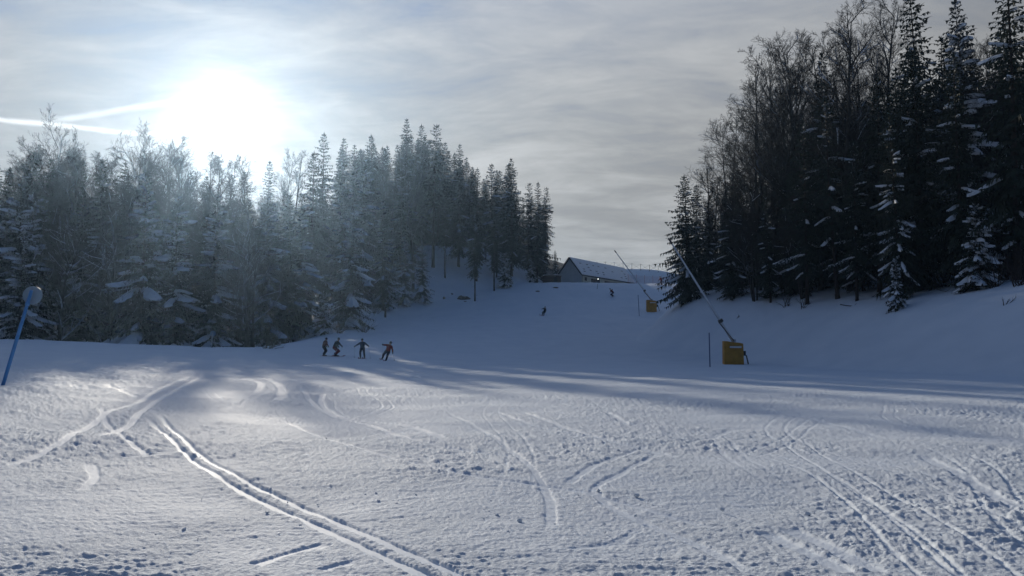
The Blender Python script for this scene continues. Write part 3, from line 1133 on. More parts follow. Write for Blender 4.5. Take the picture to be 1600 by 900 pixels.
# ------------------------------------------------------------------ shrubs, branches, rocks, log
def shrub(px, py, seed, h, n, label, spread=.6, snow=False, lean=0.0):
    x, y = ground_at(px, py)
    rnd = random.Random(seed)
    e = empty('bare_shrub', (x, y, gz(x, y) - .05))
    mb, tw = MB(), MB()
    for k in range(n):
        a = rnd.uniform(0, 6.28)
        d = Vector((math.cos(a) * spread * rnd.random() + lean, math.sin(a) * spread * rnd.random(), 1)).normalized()
        p = Vector((rnd.uniform(-.3, .3) * h * .4, rnd.uniform(-.3, .3) * h * .4, -.1))
        L = h * rnd.uniform(.55, 1.1)
        pts = [p]
        for _ in range(4):
            d = (d + Vector((rnd.uniform(-.25, .25) + lean * .3, rnd.uniform(-.25, .25), rnd.uniform(-.2, .1)))).normalized()
            p = p + d * L / 4
            pts.append(p)
        mb.tube(pts, [.035, .03, .024, .016, .006], 4, False)
        for j in range(5):
            q = pts[rnd.randint(1, 3)].lerp(pts[4], rnd.random() * .6)
            dd = (d + Vector((rnd.uniform(-1, 1), rnd.uniform(-1, 1), rnd.uniform(-.3, .8)))).normalized()
            l = L * rnd.uniform(.15, .4)
            tw.tube([q, q + dd * l * .5, q + (dd + Vector((0, 0, .15))) * l], [.012, .009, .004], 3, False)
    mb.build('stem', M['bark'], e)
    tw.build('twig', M['twig'], e)
    tag(e, label, 'shrub', 'shrubs at the forest edges')
    return e


shrub(1590, 447, 1, 3.0, 16, 'tall dark leafless shrub at the right picture edge', .9)
shrub(1556, 449, 2, 2.6, 12, 'arching leafless shrub just left of the right-edge shrub', 1.0, lean=-.2)
shrub(1505, 458, 3, 1.5, 7, 'low twiggy shrub poking from the snow bank below snowy spruce', 1.0, lean=.35)
shrub(1228, 480, 4, 1.8, 8, 'twiggy shrub below the boughs of brush on the right bank', 1.1)
shrub(1255, 482, 5, 1.6, 7, 'low bare shrub right of the brush on the right bank', 1.1)
shrub(1572, 476, 7, 1.1, 4, 'faint sprig of twigs low on the bank near the right edge', 1.2, lean=.4)
shrub(1150, 500, 8, .7, 4, 'small weed tuft on the bank above the near snow lance', .8)
shrub(568, 520, 9, 3.0, 16, 'brown tangled shrub at the foot of the broad snow-laden spruce', 1.2)
shrub(585, 490, 10, 3.6, 18, 'brown tangled shrub left of the lone post on the slope', 1.2)
shrub(532, 521, 12, 2.2, 12, 'brown bush right above the second skier from the left', 1.2)
shrub(418, 545, 11, 2.4, 14, 'dark brush heap at the right end of the flat snow edge', 1.3, lean=.5)


def brush(px, py, w, label):
    x, y = ground_at(px, py)
    rnd = random.Random(int(px))
    e = empty('conifer_brush', (x, y, gz(x, y)))
    b, s = MB(), MB()
    for k in range(60):
        a = rnd.uniform(0, 6.28)
        r = rnd.random() * w * .5
        o = Vector((math.cos(a) * r, math.sin(a) * r * .6, rnd.uniform(.05, .5)))
        d = Vector((math.cos(a), math.sin(a), rnd.uniform(-.1, .5))).normalized()
        l = rnd.uniform(.5, 1.1)
        sd = d.cross(Vector((0, 0, 1))).normalized()
        for j in range(6):
            q = o + d * l * j / 6
            for sg in (-1, 1):
                t = q + (sd * sg * .8 + d).normalized() * .35 + Vector((0, 0, -.12))
                b.face([q - d * .06, q + d * .06, t])
        b.face([o - sd * .1, o + sd * .1, o + d * l])
        if k % 4 == 0:
            s.blob(o + d * l * .5 + Vector((0, 0, .08)), .2, k, 7, 5, .3, (1.3, 1, .35))
    b.build('bough', M['needles'], e)
    s.build('snow_load', M['snow'], e, True)
    tag(e, label, 'brush')


brush(1204, 466, 2.8, 'heap of snow-dusted conifer boughs lying on the right bank')


def fallen_branch(px, py, L, ang, label, r=.05):
    x, y = ground_at(px, py)
    mb = MB()
    d = Vector((math.cos(ang), -.2, math.sin(ang)))
    pts = [Vector((x, y, gz(x, y) + .05)) + d * L * t + Vector((0, 0, .12 * math.sin(math.pi * t))) for t in (-.5, -.2, .1, .3, .5)]
    mb.tube(pts, [r, r * .9, r * .75, r * .6, r * .3], 6)
    mb.tube([pts[2], pts[2] + Vector((.3, 0, .25))], [r * .5, r * .2], 5)
    o = mb.build('fallen_branch', M['bark'], None, True)
    tag(o, label, 'branch')


fallen_branch(1330, 479, 1.9, -.28, 'dark fallen branch curved on the snow of the right bank')
fallen_branch(1476, 456, 1.6, -.45, 'short fallen branch on the bank left of the low twiggy shrub', .035)


def rock(px, py, s, seed, label, sq=(1.3, .8, .75)):
    x, y = ground_at(px, py)
    e = empty('rock', (x, y, gz(x, y)))
    mb = MB()
    mb.blob((0, 0, s * .2), s, seed, 12, 8, .22, sq)
    mb.build('stone', M['rock'], e)
    c = MB()
    c.blob((-s * .1, s * .1, s * (.2 + sq[2] * .82)), s * .62, seed + 1, 10, 6, .2, (1.25, .9, .28))
    c.build('snow_cap', M['snow'], e, True)
    tag(e, label, 'rock', 'rocks on the slope')


rock(725, 468, .75, 1, 'largest brown rock poking out of the left side of the slope')
rock(694, 467, .36, 2, 'small dark rock left of the largest brown rock', (.7, .8, 1.0))
rock(706, 460, .2, 3, 'tiny dark rock between and above the two brown rocks')
rock(840, 456, .36, 4, 'low dark stone on the slope crest below the shed', (1.3, .8, .5))
rock(868, 450, .40, 5, 'flat grey stone on the slope crest below the building gable', (1.6, .8, .35))
rock(727, 472, .22, 6, 'little dark stone just below the largest brown rock', (1.5, .8, .5))
rock(793, 436, .5, 7, 'snow-capped stone at the crest below the leaning trunks', (1.4, .8, .5))


def log():
    x, y = ground_at(836, 430)
    e = empty('fallen_log', (x, y, gz(x, y) + .3))
    mb = MB()
    a, b = Vector((-1.6, .3, .5)), Vector((1.3, -.2, -.25))
    mb.tube([a, a.lerp(b, .5) + Vector((0, 0, .06)), b], [.17, .2, .22], 8)
    mb.tube([a.lerp(b, .4), a.lerp(b, .4) + Vector((.1, .1, .6))], [.05, .02], 5)
    mb.build('stem', M['bark'], e, True)
    s = MB()
    s.blob(a.lerp(b, .45) + Vector((0, 0, .22)), .3, 4, 10, 6, .2, (3.2, .6, .35))
    s.build('snow_cap', M['snow'], e, True)
    tag(e, 'dark fallen log with snow cap left of the shed', 'log')


log()


def stump():
    x, y = ground_at(602, 496)
    e = empty('dead_trunk', (x, y, gz(x, y)))
    mb = MB()
    mb.tube([(0, 0, -.3), (0.02, 0, .8), (-.04, 0, 1.7), (.02, 0, 2.2)], [.17, .15, .14, .12], 8)
    mb.build('stem', M['bark'], e, True)
    b = MB()
    b.tube([(0, 0, 2.0), (-.6, 0, 2.3), (-1.5, .1, 2.2), (-2.6, .1, 1.7), (-3.0, .1, 1.4)], [.07, .06, .05, .035, .015], 5)
    b.build('limb', M['bark'], e, True)
    s = MB()
    s.blob((0.02, 0, 2.28), .19, 2, 9, 6, .15, (1, 1, .7))
    s.blob((-1.2, .05, 2.31), .12, 3, 9, 6, .15, (6, 1, .5))
    s.build('snow_cap', M['snow'], e, True)
    tag(e, 'short snow-capped dead trunk standing alone on the slope above skiers', 'stump')


stump()

# ------------------------------------------------------------------ building, shed, ridge fence


def building():
    c0 = Vector((16.4, 185.0, 0))
    ux = Vector((16.0, 25.0, 0)).normalized()      # along the ridge
    uw = Vector((-ux.y, ux.x, 0))                   # across, to the left gable corner
    zb, ze, zp, Lg, W = 13.5, 18.75, 22.7, 30.0, 6.2
    rz = math.atan2(ux.y, ux.x)
    e = empty('chalet_building', (c0.x, c0.y, zb), rz)
    he, hp = ze - zb, zp - zb
    # local x along ridge, local y across to the left

    def prism_wall(x0, x1, name, mat):
        mb = MB()
        sec = [(0, 0), (W, 0), (W, he), (W / 2, hp - .12), (0, he)]
        a = [Vector((x0, y, z)) for y, z in sec]
        b = [Vector((x1, y, z)) for y, z in sec]
        mb.face(a)
        mb.face(list(reversed(b)))
        for i in range(5):
            j = (i + 1) % 5
            mb.face([a[j], a[i], b[i], b[j]])
        return mb.build(name, mat, e)
    prism_wall(.25, Lg, 'wall', M['cream_wall'])
    g = MB()
    sec = [(-.002, 0), (W + .002, 0), (W + .002, he), (W / 2, hp - .1), (-.002, he)]
    a = [Vector((0, y, z)) for y, z in sec]
    b = [Vector((.248, y, z)) for y, z in sec]
    g.face(a)
    for i in range(5):
        j = (i + 1) % 5
        g.face([a[j], a[i], b[i], b[j]])
    g.build('gable_wall', M['render_wall'], e)
    slope = math.hypot(W / 2, hp - he)
    ny, nz = (hp - he) / slope, (W / 2) / slope
    roof = empty('roof')
    roof.parent = e
    ov = .45

    def slab(off, th, x0, x1, side, name, mat, par, ext):
        # side 0: right plane (y from W/2 down to 0), side 1: left plane
        mb = MB()
        sg = -1 if side == 0 else 1
        top = Vector((0, W / 2, hp))
        dn = Vector((0, sg * nz * 1.0, -ny))
        nrm = Vector((0, sg * ny, nz))
        Ls = slope + ext
        P = []
        for q in (off, off + th):
            for x in (x0, x1):
                P.append([Vector((x, 0, 0)) + top + nrm * q, Vector((x, 0, 0)) + top + dn * Ls + nrm * q])
        (a, b, c, d) = P
        mb.face([a[0], b[0], b[1], a[1]])
        mb.face([c[0], c[1], d[1], d[0]])
        mb.face([a[1], b[1], d[1], c[1]])
        mb.face([a[0], a[1], c[1], c[0]])
        mb.face([b[0], d[0], d[1], b[1]])
        mb.face([a[0], c[0], d[0], b[0]])
        return mb.build(name, mat, par)
    for sd in (0, 1):
        slab(0.0, .14, -.5, Lg + .4, sd, 'roof_deck', M['trim'], roof, ov)
        slab(.143, .16, -.42, Lg + .3, sd, 'roof_snow', M['snow'], roof, ov - .12)
    # barge boards on the near gable, gutter on the long side
    for sg in (-1, 1):
        mb = MB()
        p0 = Vector((-.53, W / 2, hp + .1))
        p1 = p0 + Vector((0, sg * nz, -ny)) * (slope + ov)
        mb.tube([p0, p1], [.12, .12], 4)
        mb.build('barge_board', M['trim'], roof)
    mb = MB()
    y = -ov * nz - .08
    mb.tube([(-.5, y, he - ov * ny), (Lg + .3, y, he - ov * ny)], [.11, .11], 6)
    mb.build('gutter', M['dark_metal'], roof)
    mb = MB()
    mb.tube([(.1, -.08, .5), (.1, -.08, he - .3)], [.06, .06], 6)
    mb.build('downpipe', M['dark_metal'], e)
    # snow guards: dark bars that show through the roof snow
    gm = None
    rnd2 = random.Random(5)
    for row in (.32, .52, .70, .86):
        for k in range(8):
            x = 1.6 + k * 3.4 + (row * 10 % 2) + rnd2.uniform(-.3, .3)
            if x > Lg - 1 or rnd2.random() < .4:
                continue
            p = Vector((x, W / 2, hp)) + Vector((0, -nz, -ny)) * slope * row + Vector((0, -ny, nz)) * .305
            if gm is None:
                mb = MB()
                mb.box((0, 0, .0), (.95, .12, .10))
                mb.box((-.4, .08, -.02), (.06, .2, .06))
                mb.box((.4, .08, -.02), (.06, .2, .06))
                gm = mb.mesh('snow_guard', M['trim'])
            o = link('snow_guard', gm, roof)
            o.location = p
            o.rotation_euler = (math.atan2(ny, nz), 0, 0)
    # windows on the long wall
    for x, w_, zlo, zhi in ((1.6, .9, 1.15, .45), (5.0, 4.4, 1.75, .62), (12.3, 7.6, 1.6, .65), (22.5, 4.0, 1.6, .65)):
        h = zlo - zhi
        zc = he - (zlo + zhi) / 2 - .25
        mb = MB()
        mb.box((x + w_ / 2, -.04, zc), (w_ + .16, .07, h + .16))
        wn = mb.build('window', M['trim'], e)
        npn = max(1, int(w_ / 1.1))
        for k in range(npn):
            mb = MB()
            pw = w_ / npn
            mb.box((x + pw * (k + .5), -.085, zc), (pw - .08, .02, h))
            mb.build('pane', M['glass'], wn)
    mb = MB()
    mb.box((1.2, W / 2, 1.4), (.1, 1.0, 2.0))
    tag(e, 'long white building with steep snowy gable roof beyond the slope crest', 'building')
    # a lit lamp on a pole in front of the long wall
    lx, ly = (935 - 800) / FPX * 176, 176.0
    zt = CAMZ + (542 - 436) / FPX * 176
    lp = empty('lamp_post', (lx, ly, gz(lx, ly) - .3))
    H = zt - gz(lx, ly) + .3
    mb = MB()
    mb.tube([(0, 0, 0), (0, 0, H - .1)], [.06, .05], 8)
    mb.box((-.18, -.02, H - .75), (.4, .22, .5))
    mb.build('post', M['dark_metal'], lp)
    mb = MB()
    mb.blob((0, -.05, H), .075, 1, 10, 7, 0.0)
    mb.build('bulb', M['lamp'], lp, True)
    tag(lp, 'thin post with a small lit lamp before the long building wall', 'lamp post')


building()


def shed():
    Y = 176.0
    x0, x1 = (848 - 800) / FPX * Y, (877 - 800) / FPX * Y
    zb = gz((x0 + x1) / 2, Y) - .6
    zt = CAMZ + (542 - 431) / FPX * Y
    e = empty('wooden_shed', ((x0 + x1) / 2, Y + 1.5, zb))
    w, h = x1 - x0, zt - zb
    mb = MB()
    mb.box((0, .04, h / 2 - .02), (w - .1, 2.9, h - .04))
    mb.build('wall', M['wood_old'], e)
    n = 12
    bm_ = MB()
    bm_.box((0, 0, 0), (w / n - .03, .04, h - .06))
    me = bm_.mesh('plank', M['wood_old'])
    for k in range(n):
        o = link('plank', me, e)
        o.location = (-w / 2 + w / n * (k + .5), -1.44 - (k % 2) * .012, h / 2)
    mb = MB()
    mb.face([(-w / 2 - .2, -1.7, h), (0.0, -1.7, h + .35), (0, 1.6, h + .35), (-w / 2 - .2, 1.6, h)])
    mb.face([(0, -1.7, h + .35), (w / 2 + .2, -1.7, h), (w / 2 + .2, 1.6, h), (0, 1.6, h + .35)])
    mb.face([(-w / 2 - .2, -1.7, h), (w / 2 + .2, -1.7, h), (0, -1.7, h + .35)])
    mb.build('roof', M['shed_roof'], e)
    mb = MB()
    mb.blob((0, 0, h + .3), 1.0, 3, 12, 7, .06, (w / 2, 1.55, .16))
    mb.build('snow_cap', M['snow'], e, True)
    mb = MB()
    mb.box((w * .2, -1.49, h * .48), (.8, .05, h * .8))
    mb.build('door', M['trim'], e)
    tag(e, 'low brown wooden shed left of the white building gable', 'shed')


shed()


def ridge_barrier():
    # weathered board fence on the ridge left of the building
    Y = 222.0
    e = empty('board_fence', ((866 - 800) / FPX * Y, Y, 0))
    for k in range(26):
        x = (846 + k * 1.5 - 800) / FPX * Y - e.location.x
        z0 = gz(x + e.location.x, Y)
        zt = CAMZ + (542 - (401 + k * .45)) / FPX * Y
        mb = MB()
        mb.box((x, (k % 2) * .03, (zt + z0) / 2 - .2), (.24, .05, max(.8, zt - z0 + .4)))
        mb.build('plank', M['wood_old'], e)
    for zf in (.35, .8):
        mb = MB()
        a = Vector(((846 - 800) / FPX * Y - e.location.x, .08, 0))
        b = Vector(((885 - 800) / FPX * Y - e.location.x, .08, 0))
        a.z = gz(a.x + e.location.x, Y) + zf * 1.4
        b.z = gz(b.x + e.location.x, Y) + zf * 1.4
        mb.tube([a, b], [.06, .06], 4)
        mb.build('rail', M['wood_old'], e)
    tag(e, 'brown board fence on the ridge left of the building roof', 'fence')
    # light wire fence along the ridge right of the building
    Y = 238.0
    e = empty('wire_fence', ((980 - 800) / FPX * Y, Y, 0))
    xs = [(933 + k * 13.8 - 800) / FPX * Y for k in range(10)]
    tops = []
    for x in xs:
        z0 = gz(x, Y)
        mb = MB()
        mb.tube([(x - e.location.x, 0, z0 - .4), (x - e.location.x, 0, z0 + 2.0)], [.075, .07], 5)
        mb.build('post', M['dark_metal'], e)
        tops.append(Vector((x - e.location.x, 0, z0 + 1.95)))
    for i in range(len(tops) - 1):
        a, b = tops[i], tops[i + 1]
        mb = MB()
        lo = Vector((0, 0, -1.6))
        mb.tube([a, b + lo], [.03, .03], 3, False)
        mb.tube([a + lo, b], [.03, .03], 3, False)
        mb.tube([a, a.lerp(b, .5) + Vector((0, 0, -.12)), b], [.02] * 3, 3, False)
        mb.build('wire', M['dark_metal'], e)
    tag(e, 'thin wire fence with cross bracing along the ridge right of the building', 'fence')


ridge_barrier()


def safety_net():
    pts = []
    for px, py in ((982, 447), (995, 446), (1008, 443), (1021, 438), (1034, 432), (1048, 425)):
        Y = 170 + (px - 982) * .1
        x = (px - 800) / FPX * Y
        pts.append(Vector((x, Y, gz(x, Y))))
    e = empty('safety_net', pts[0])
    o0 = pts[0]
    for p in pts:
        mb = MB()
        q = p - o0
        mb.tube([q - Vector((0, 0, .3)), q + Vector((0, 0, 2.0))], [.04, .035], 5)
        mb.build('post', M['net'], e)
    for a, b in zip(pts[:-1], pts[1:]):
        a, b = a - o0, b - o0
        mb = MB()
        for k in range(9):
            z = Vector((0, 0, .15 + k * .2))
            sag = Vector((0, 0, -.06))
            mb.tube([a + z, a.lerp(b, .5) + z + sag, b + z], [.011] * 3, 3, False)
        for k in range(1, 9):
            q = a.lerp(b, k / 9)
            mb.tube([q + Vector((0, 0, .12)), q + Vector((0, 0, 1.72))], [.011] * 2, 3, False)
        mb.build('net_panel', M['net'], e)
    tag(e, 'faint orange safety net across the upper right of the slope', 'net')


safety_net()

# ------------------------------------------------------------------ snow lances


def snow_lance(x, y, tip, label, turn=0.0, w=2.05, h=2.0):
    z = gz(x, y)
    e = empty('snow_lance', (x, y, z), 0)
    tip = Vector(tip) - Vector((x, y, z))
    foot = Vector((.25, .15, 1.75))
    # padded guard: a wrapped box whose faces bulge and lean a little
    mb = MB()
    R = Matrix.Rotation(turn, 3, 'Z')
    nx, nz_ = 6, 5
    hw, hd = w / 2, w * .42
    corners = [(-hw, -hd), (hw, -hd * .9), (hw, hd), (-hw, hd)]
    rings = []
    for k in range(nz_ + 1):
        t = k / nz_
        ring = []
        for i in range(4):
            a, b = Vector((*corners[i], 0)), Vector((*corners[(i + 1) % 4], 0))
            for j in range(nx):
                p = a.lerp(b, j / nx)
                bul = .07 * math.sin(math.pi * j / nx) * math.sin(math.pi * (.15 + .7 * t))
                n = Vector((p.x, p.y, 0)).normalized()
                p = p * (1 - .03 * t) + n * bul
                slope = -.22 * (p.x + hw) / (2 * hw)
                ring.append(R @ Vector((p.x, p.y, -.25 + (h + .25 + (slope if t > .9 else 0)) * t + .02 * math.sin(7 * p.x + 5 * t))))
        rings.append(ring)
    n = len(rings[0])
    for k in range(nz_):
        for j in range(n):
            j2 = (j + 1) % n
            mb.face([rings[k][j], rings[k][j2], rings[k + 1][j2], rings[k + 1][j]])
    mb.face(list(rings[-1]))
    pad = mb.build('pad', M['pad_yellow'], e)
    mb = MB()
    mb.box(R @ Vector((.12, -hd - .095, h * .74)), (w * .60, .02, .16), R)
    mb.build('printed_strip', M['pad_white'], pad)
    mb = MB()
    mb.tube([(.15, .1, -.3), (.2, .12, h + .15)], [.13, .12], 10)
    mb.build('mast', M['galv'], e, True)
    d = (tip - foot).normalized()
    lower = foot - d * 1.1
    mb = MB()
    pts = [lower, foot + d * 2.6, tip - d * .5]
    mb.tube(pts, [.08, .08, .06], 10)
    lance = mb.build('lance', M['pale_pipe'], e, True)
    sd = d.cross(Vector((0, 1, 0))).normalized()
    mb = MB()
    mb.tube([foot + sd * .13, tip - d * .6 + sd * .05], [.03, .02], 6)
    mb.build('air_pipe', M['galv'], lance, True)
    mb = MB()
    mb.tube([tip - d * .55, tip - d * .5, tip - d * .1, tip], [.05, .085, .085, .05], 10)
    for k in range(4):
        q = tip - d * (.12 + .1 * k)
        o = Vector((0, -1, 0)) * .13
        mb.tube([q, q + o], [.025, .018], 6)
    mb.build('nozzle_head', M['dark_metal'], e, True)
    mb = MB()
    q = foot + d * 2.4
    mb.box(q, (.34, .3, .26), d.to_track_quat('Z', 'Y').to_matrix())
    mb.tube([foot + Vector((.35, 0, -.3)), q + sd * .2], [.05, .04], 6)
    mb.build('lift_ram', M['dark_metal'], e)
    mb = MB()
    mb.box(lower + Vector((.05, -.1, .1)), (.45, .35, .4))
    mb.tube([lower, lower + Vector((.35, -.15, -.1)), lower + Vector((.5, -.2, -.9)), lower + Vector((.45, 0, -1.4))], [.06, .06, .06, .05], 7)
    mb.build('valve_hose', M['dark_metal'], e)
    tag(e, label, 'snow lance', 'snow lances along the run')


def at_px(px, py, Y):
    d = cam_dir(px, py)
    return (d.x / d.y * Y, Y, CAMZ + d.z / d.y * Y)


snow_lance((1144 - 800) / FPX * 68, 68.0, at_px(1045, 373, 66.5), 'nearer snow lance with large ochre padded base on the right', -.12, 1.62)
snow_lance((1018 - 800) / FPX * 137, 137.0, at_px(960, 391, 135), 'farther snow lance with small ochre padded base beside the slope', 0.0, 1.65)


def simple_pole(px, Y, top_px, top_py, r, mat, label, name='marker_pole'):
    x = (px - 800) / FPX * Y
    z = gz(x, Y)
    e = empty(name, (x, Y, z))
    tp = Vector(at_px(top_px, top_py, Y)) - Vector((x, Y, z))
    mb = MB()
    mb.tube([(0, 0, -.3), tp * .5, tp * .985], [r, r * .97, r * .92], 8)
    mb.build('shaft', mat, e, True)
    mb = MB()
    mb.tube([tp * .983, tp], [r * 1.15, r * .8], 8)
    mb.build('end_cap', M['dark_metal'], e, True)
    tag(e, label, 'pole')


simple_pole(1108, 62.0, 1108, 520, .045, M['navy'], 'thin dark blue pole standing left of the nearer snow lance')
simple_pole(999, 132.0, 997, 461, .05, M['navy'], 'thin short dark pole left of the farther snow lance')
simple_pole(933, 158.0, 934, 443, .04, M['dark_metal'], 'thin grey pole on the slope crest left of the upper skier')


def disc_marker(bx, by, Y, tx, ty, rpole, rdisc, label, mat):
    x = (bx - 800) / FPX * Y
    z = gz(x, Y)
    e = empty('piste_marker', (x, Y, z))
    o = Vector((x, Y, z))
    tp = Vector(at_px(tx, ty, Y - .15)) - o
    ax = tp.normalized()
    mb = MB()
    mb.tube([-ax * .3, tp * .5, tp + ax * rdisc * .55], [rpole, rpole, rpole * .9], 12)
    mb.build('pole', mat, e, True)
    c = tp + Vector((0, .12, 0))
    fr = Vector((.12, -1, .05)).normalized()
    u = ax - fr * ax.dot(fr)
    u.normalize()
    s = fr.cross(u)
    mb = MB()
    n = 32
    front, back = [], []
    for k in range(n):
        a = 2 * math.pi * k / n
        p = c + (u * math.cos(a) + s * math.sin(a)) * rdisc
        front.append(p + fr * .02)
        back.append(p - fr * .02)
    mb.face(front)
    mb.face(list(reversed(back)))
    for k in range(n):
        j = (k + 1) % n
        mb.face([front[j], front[k], back[k], back[j]])
    d = mb.build('disc', M['disc'], e)
    mb = MB()
    for k in range(n):
        a0, a1 = 2 * math.pi * k / n, 2 * math.pi * (k + 1) / n
        P = [c + fr * .024 + (u * math.cos(a) + s * math.sin(a)) * rdisc * q for a, q in ((a0, .90), (a1, .90), (a1, 1.0), (a0, 1.0))]
        mb.face(P)
    mb.build('rim', M['disc'], d)
    mb = MB()
    mb.tube([tp - ax * rdisc * 1.15, tp - ax * rdisc * .8], [rpole * 1.2, rpole * 1.2], 12)
    mb.build('sleeve', mat, e, True)
    tag(e, label, 'piste marker', 'round piste markers')


disc_marker(9, 597, 22.0, 47, 461, .048, .255, 'near leaning blue marker pole with pale round disc, left edge', M['blue'])
disc_marker(332, 551, 76.0, 332, 521, .045, .27, 'distant small round marker on its pole before the forest', M['galv'])

# ------------------------------------------------------------------ skiers
CLOTH = {}


def cloth(name, c):
    if name not in CLOTH:
        CLOTH[name] = principled(name, c, .8, .2, var=.15, vscale=6, bump=.01, bscale=14)
    return CLOTH[name]


SKIN = principled('skin', (.45, .28, .2), .6, .3, var=.06)


def capsule(mb, a, b, ra, rb, n=10):
    a, b = Vector(a), Vector(b)
    d = (b - a).normalized()
    pts, rad = [], []
    for t in (-1, -.8, -.4, 0):
        pts.append(a + d * ra * t)
        rad.append(max(.004, ra * math.sqrt(max(0, 1 - t * t))))
    for t in (0.001, .4, .8, 1):
        pts.append(b + d * rb * t)
        rad.append(max(.004, rb * math.sqrt(max(0, 1 - t * t))))
    mb.tube(pts, rad, n)


def person(x, y, yaw, label, jacket, trousers, helmet, H=1.75, lean=0.0, crouch=.12, fwd=.12, hands=None, stance=.2, board=False, poles=True, ski_yaw=0.0, who='', zoff=0.0):
    """Body frame: +y forward, +x to the body's right. lean tips the whole body sideways."""
    s = H / 1.75
    z0 = gz(x, y) + .02 + zoff
    e = empty('person', (x, y, z0), yaw)
    roll = Matrix.Rotation(lean, 3, 'Y')

    def T(p):
        return roll @ (Vector(p) * s)
    kb = crouch
    hipz = .98 - kb * .75
    hip = Vector((0, -kb * .55, hipz))
    chest = Vector((0, -kb * .55 + fwd * 1.2, hipz + .40))
    neck = chest + Vector((0, fwd * .35, .16))
    head = neck + Vector((0, .05 + fwd * .2, .17))
    prim = []   # (a, b, ra, rb, tag)
    J, P, B, G, S = 0, 1, 2, 3, 4
    for sx in (-1, 1):
        st = stance * (1 if not board else 1.3)
        foot = Vector((sx * st * .5, 0, .10)) if not board else Vector((sx * .26, 0, .10))
        h_ = hip + Vector((sx * .10, 0, -.02))
        kn = (h_ + foot) * .5 + Vector((sx * .03, .10 + kb * .75, .04))
        prim += [(h_, kn, .105, .075, P), (kn, foot + Vector((0, -.02, .16)), .078, .066, P)]
        prim += [(foot + Vector((0, -.05, .18)), foot + Vector((0, -.05, 0)), .072, .062, B), (foot + Vector((0, -.07, -.02)), foot + Vector((0, .16, -.03)), .06, .045, B)]
        sh = chest + Vector((sx * .19, 0, .07))
        hd = Vector(hands[0 if sx < 0 else 1]) if hands else Vector((sx * .36, .34, hipz + .08))
        mid = (sh + hd) * .5
        out = Vector((sx * .10, -.10, -.05))
        el = mid + out * (0.9 if (hd - sh).length < .5 else .35)
        wr = hd + (el - hd).normalized() * .06
        prim += [(sh, el, .066, .052, J), (el, wr, .052, .040, J)]
        fd = (hd - el).normalized()
        prim += [(wr, hd + fd * .03, .038, .042, G)]
        sd = fd.cross(Vector((0, 0, 1)))
        sd = sd.normalized() if sd.length > .01 else Vector((1, 0, 0))
        up = sd.cross(fd).normalized()
        for q, ln in ((-.033, .055), (-.011, .07), (.011, .072), (.033, .058)):   # four fingers curled round the grip
            k0 = hd + fd * .055 + up * q
            k1 = k0 + fd * ln * .5 - sd * sx * .014
            k2 = k1 + fd * ln * .1 - sd * sx * .04
            prim += [(k0, k1, .0125, .012, G), (k1, k2, .012, .011, G)]
        t0 = hd + up * .03 - sd * sx * .02
        prim += [(t0, t0 + fd * .03 - sd * sx * .045, .014, .012, G)]
    prim += [(hip + Vector((-.07, 0, -.02)), hip + Vector((.07, 0, -.02)), .125, .125, P)]
    prim += [(hip + Vector((0, 0, .06)), chest, .135, .165, J), (chest + Vector((-.13, 0, .04)), chest + Vector((.13, 0, .04)), .105, .105, J)]
    prim += [(chest + Vector((0, 0, .08)), neck, .085, .062, J), (neck, head, .058, .06, S)]
    prim += [(head + Vector((0, .015, -.055)), head + Vector((0, -.005, .045)), .072, .092, S), (head + Vector((0, .085, .0)), head + Vector((0, .108, -.022)), .014, .017, S)]
    for sx in (-1, 1):
        prim.append((head + Vector((sx * .088, 0, .01)), head + Vector((sx * .092, -.01, -.03)), .016, .012, S))
    raw = MB()
    for a, b, ra, rb, t in prim:
        k_ = 1.36 if t == J else (1.26 if t == P else 1.1)
        capsule(raw, T(a), T(b), ra * s * k_, rb * s * k_)
    tmp = raw.build('tmp_body', M['snow'])
    md = tmp.modifiers.new('r', 'REMESH')
    md.mode = 'VOXEL'
    md.voxel_size = .016
    sm = tmp.modifiers.new('s', 'SMOOTH')
    sm.iterations = 2
    sm.factor = .5
    dg = bpy.context.evaluated_depsgraph_get()
    me = bpy.data.meshes.new_from_object(tmp.evaluated_get(dg))
    bpy.data.objects.remove(tmp, do_unlink=True)
    me.materials.clear()
    for m in (jacket, trousers, cloth('boot_grey', (.05, .05, .055)), cloth('glove_black', (.02, .02, .024)), SKIN):
        me.materials.append(m)
    n = len(me.polygons)
    cen = np.zeros(n * 3)
    me.polygons.foreach_get('center', cen)
    cen = cen.reshape(-1, 3)
    best = np.full(n, 1e9)
    mi = np.zeros(n, np.int32)
    for a, b, ra, rb, t in prim:
        a_, b_ = np.array(T(a)), np.array(T(b))
        v = b_ - a_
        tt = np.clip(((cen - a_) @ v) / (v @ v + 1e-9), 0, 1)
        dd = np.linalg.norm(cen - a_ - tt[:, None] * v, axis=1) - s * (ra + (rb - ra) * tt)
        m = dd < best
        best[m] = dd[m]
        mi[m] = t
    me.polygons.foreach_set('material_index', mi)
    me.polygons.foreach_set('use_smooth', np.ones(n, bool))
    me.name = 'body'
    link('body', me, e)
    # helmet and goggles
    hc = T(head)
    hm = MB()
    hm.blob(tuple(hc + roll @ Vector((0, -.012, .045)) * s), .118 * s, 1, 14, 9, 0.0, (.95, 1.08, .92))
    hm.v = [v if (Vector(v) - hc).dot(roll @ Vector((0, -.35, 1)).normalized()) > -.03 else tuple(Vector(v).lerp(hc, .25)) for v in hm.v]
    hm.build('helmet', helmet, e, True)
    gm = MB()
    pts = []
    for k in range(9):
        a = math.pi * (k / 8) * .8 + math.pi * .1
        pts.append(T(head + Vector((.104 * math.cos(a), .104 * math.sin(a) + .008, .012))))
    gm.tube(pts, [.026 * s] * 9, 6)
    gm.build('goggles', M['dark_metal'], e, True)
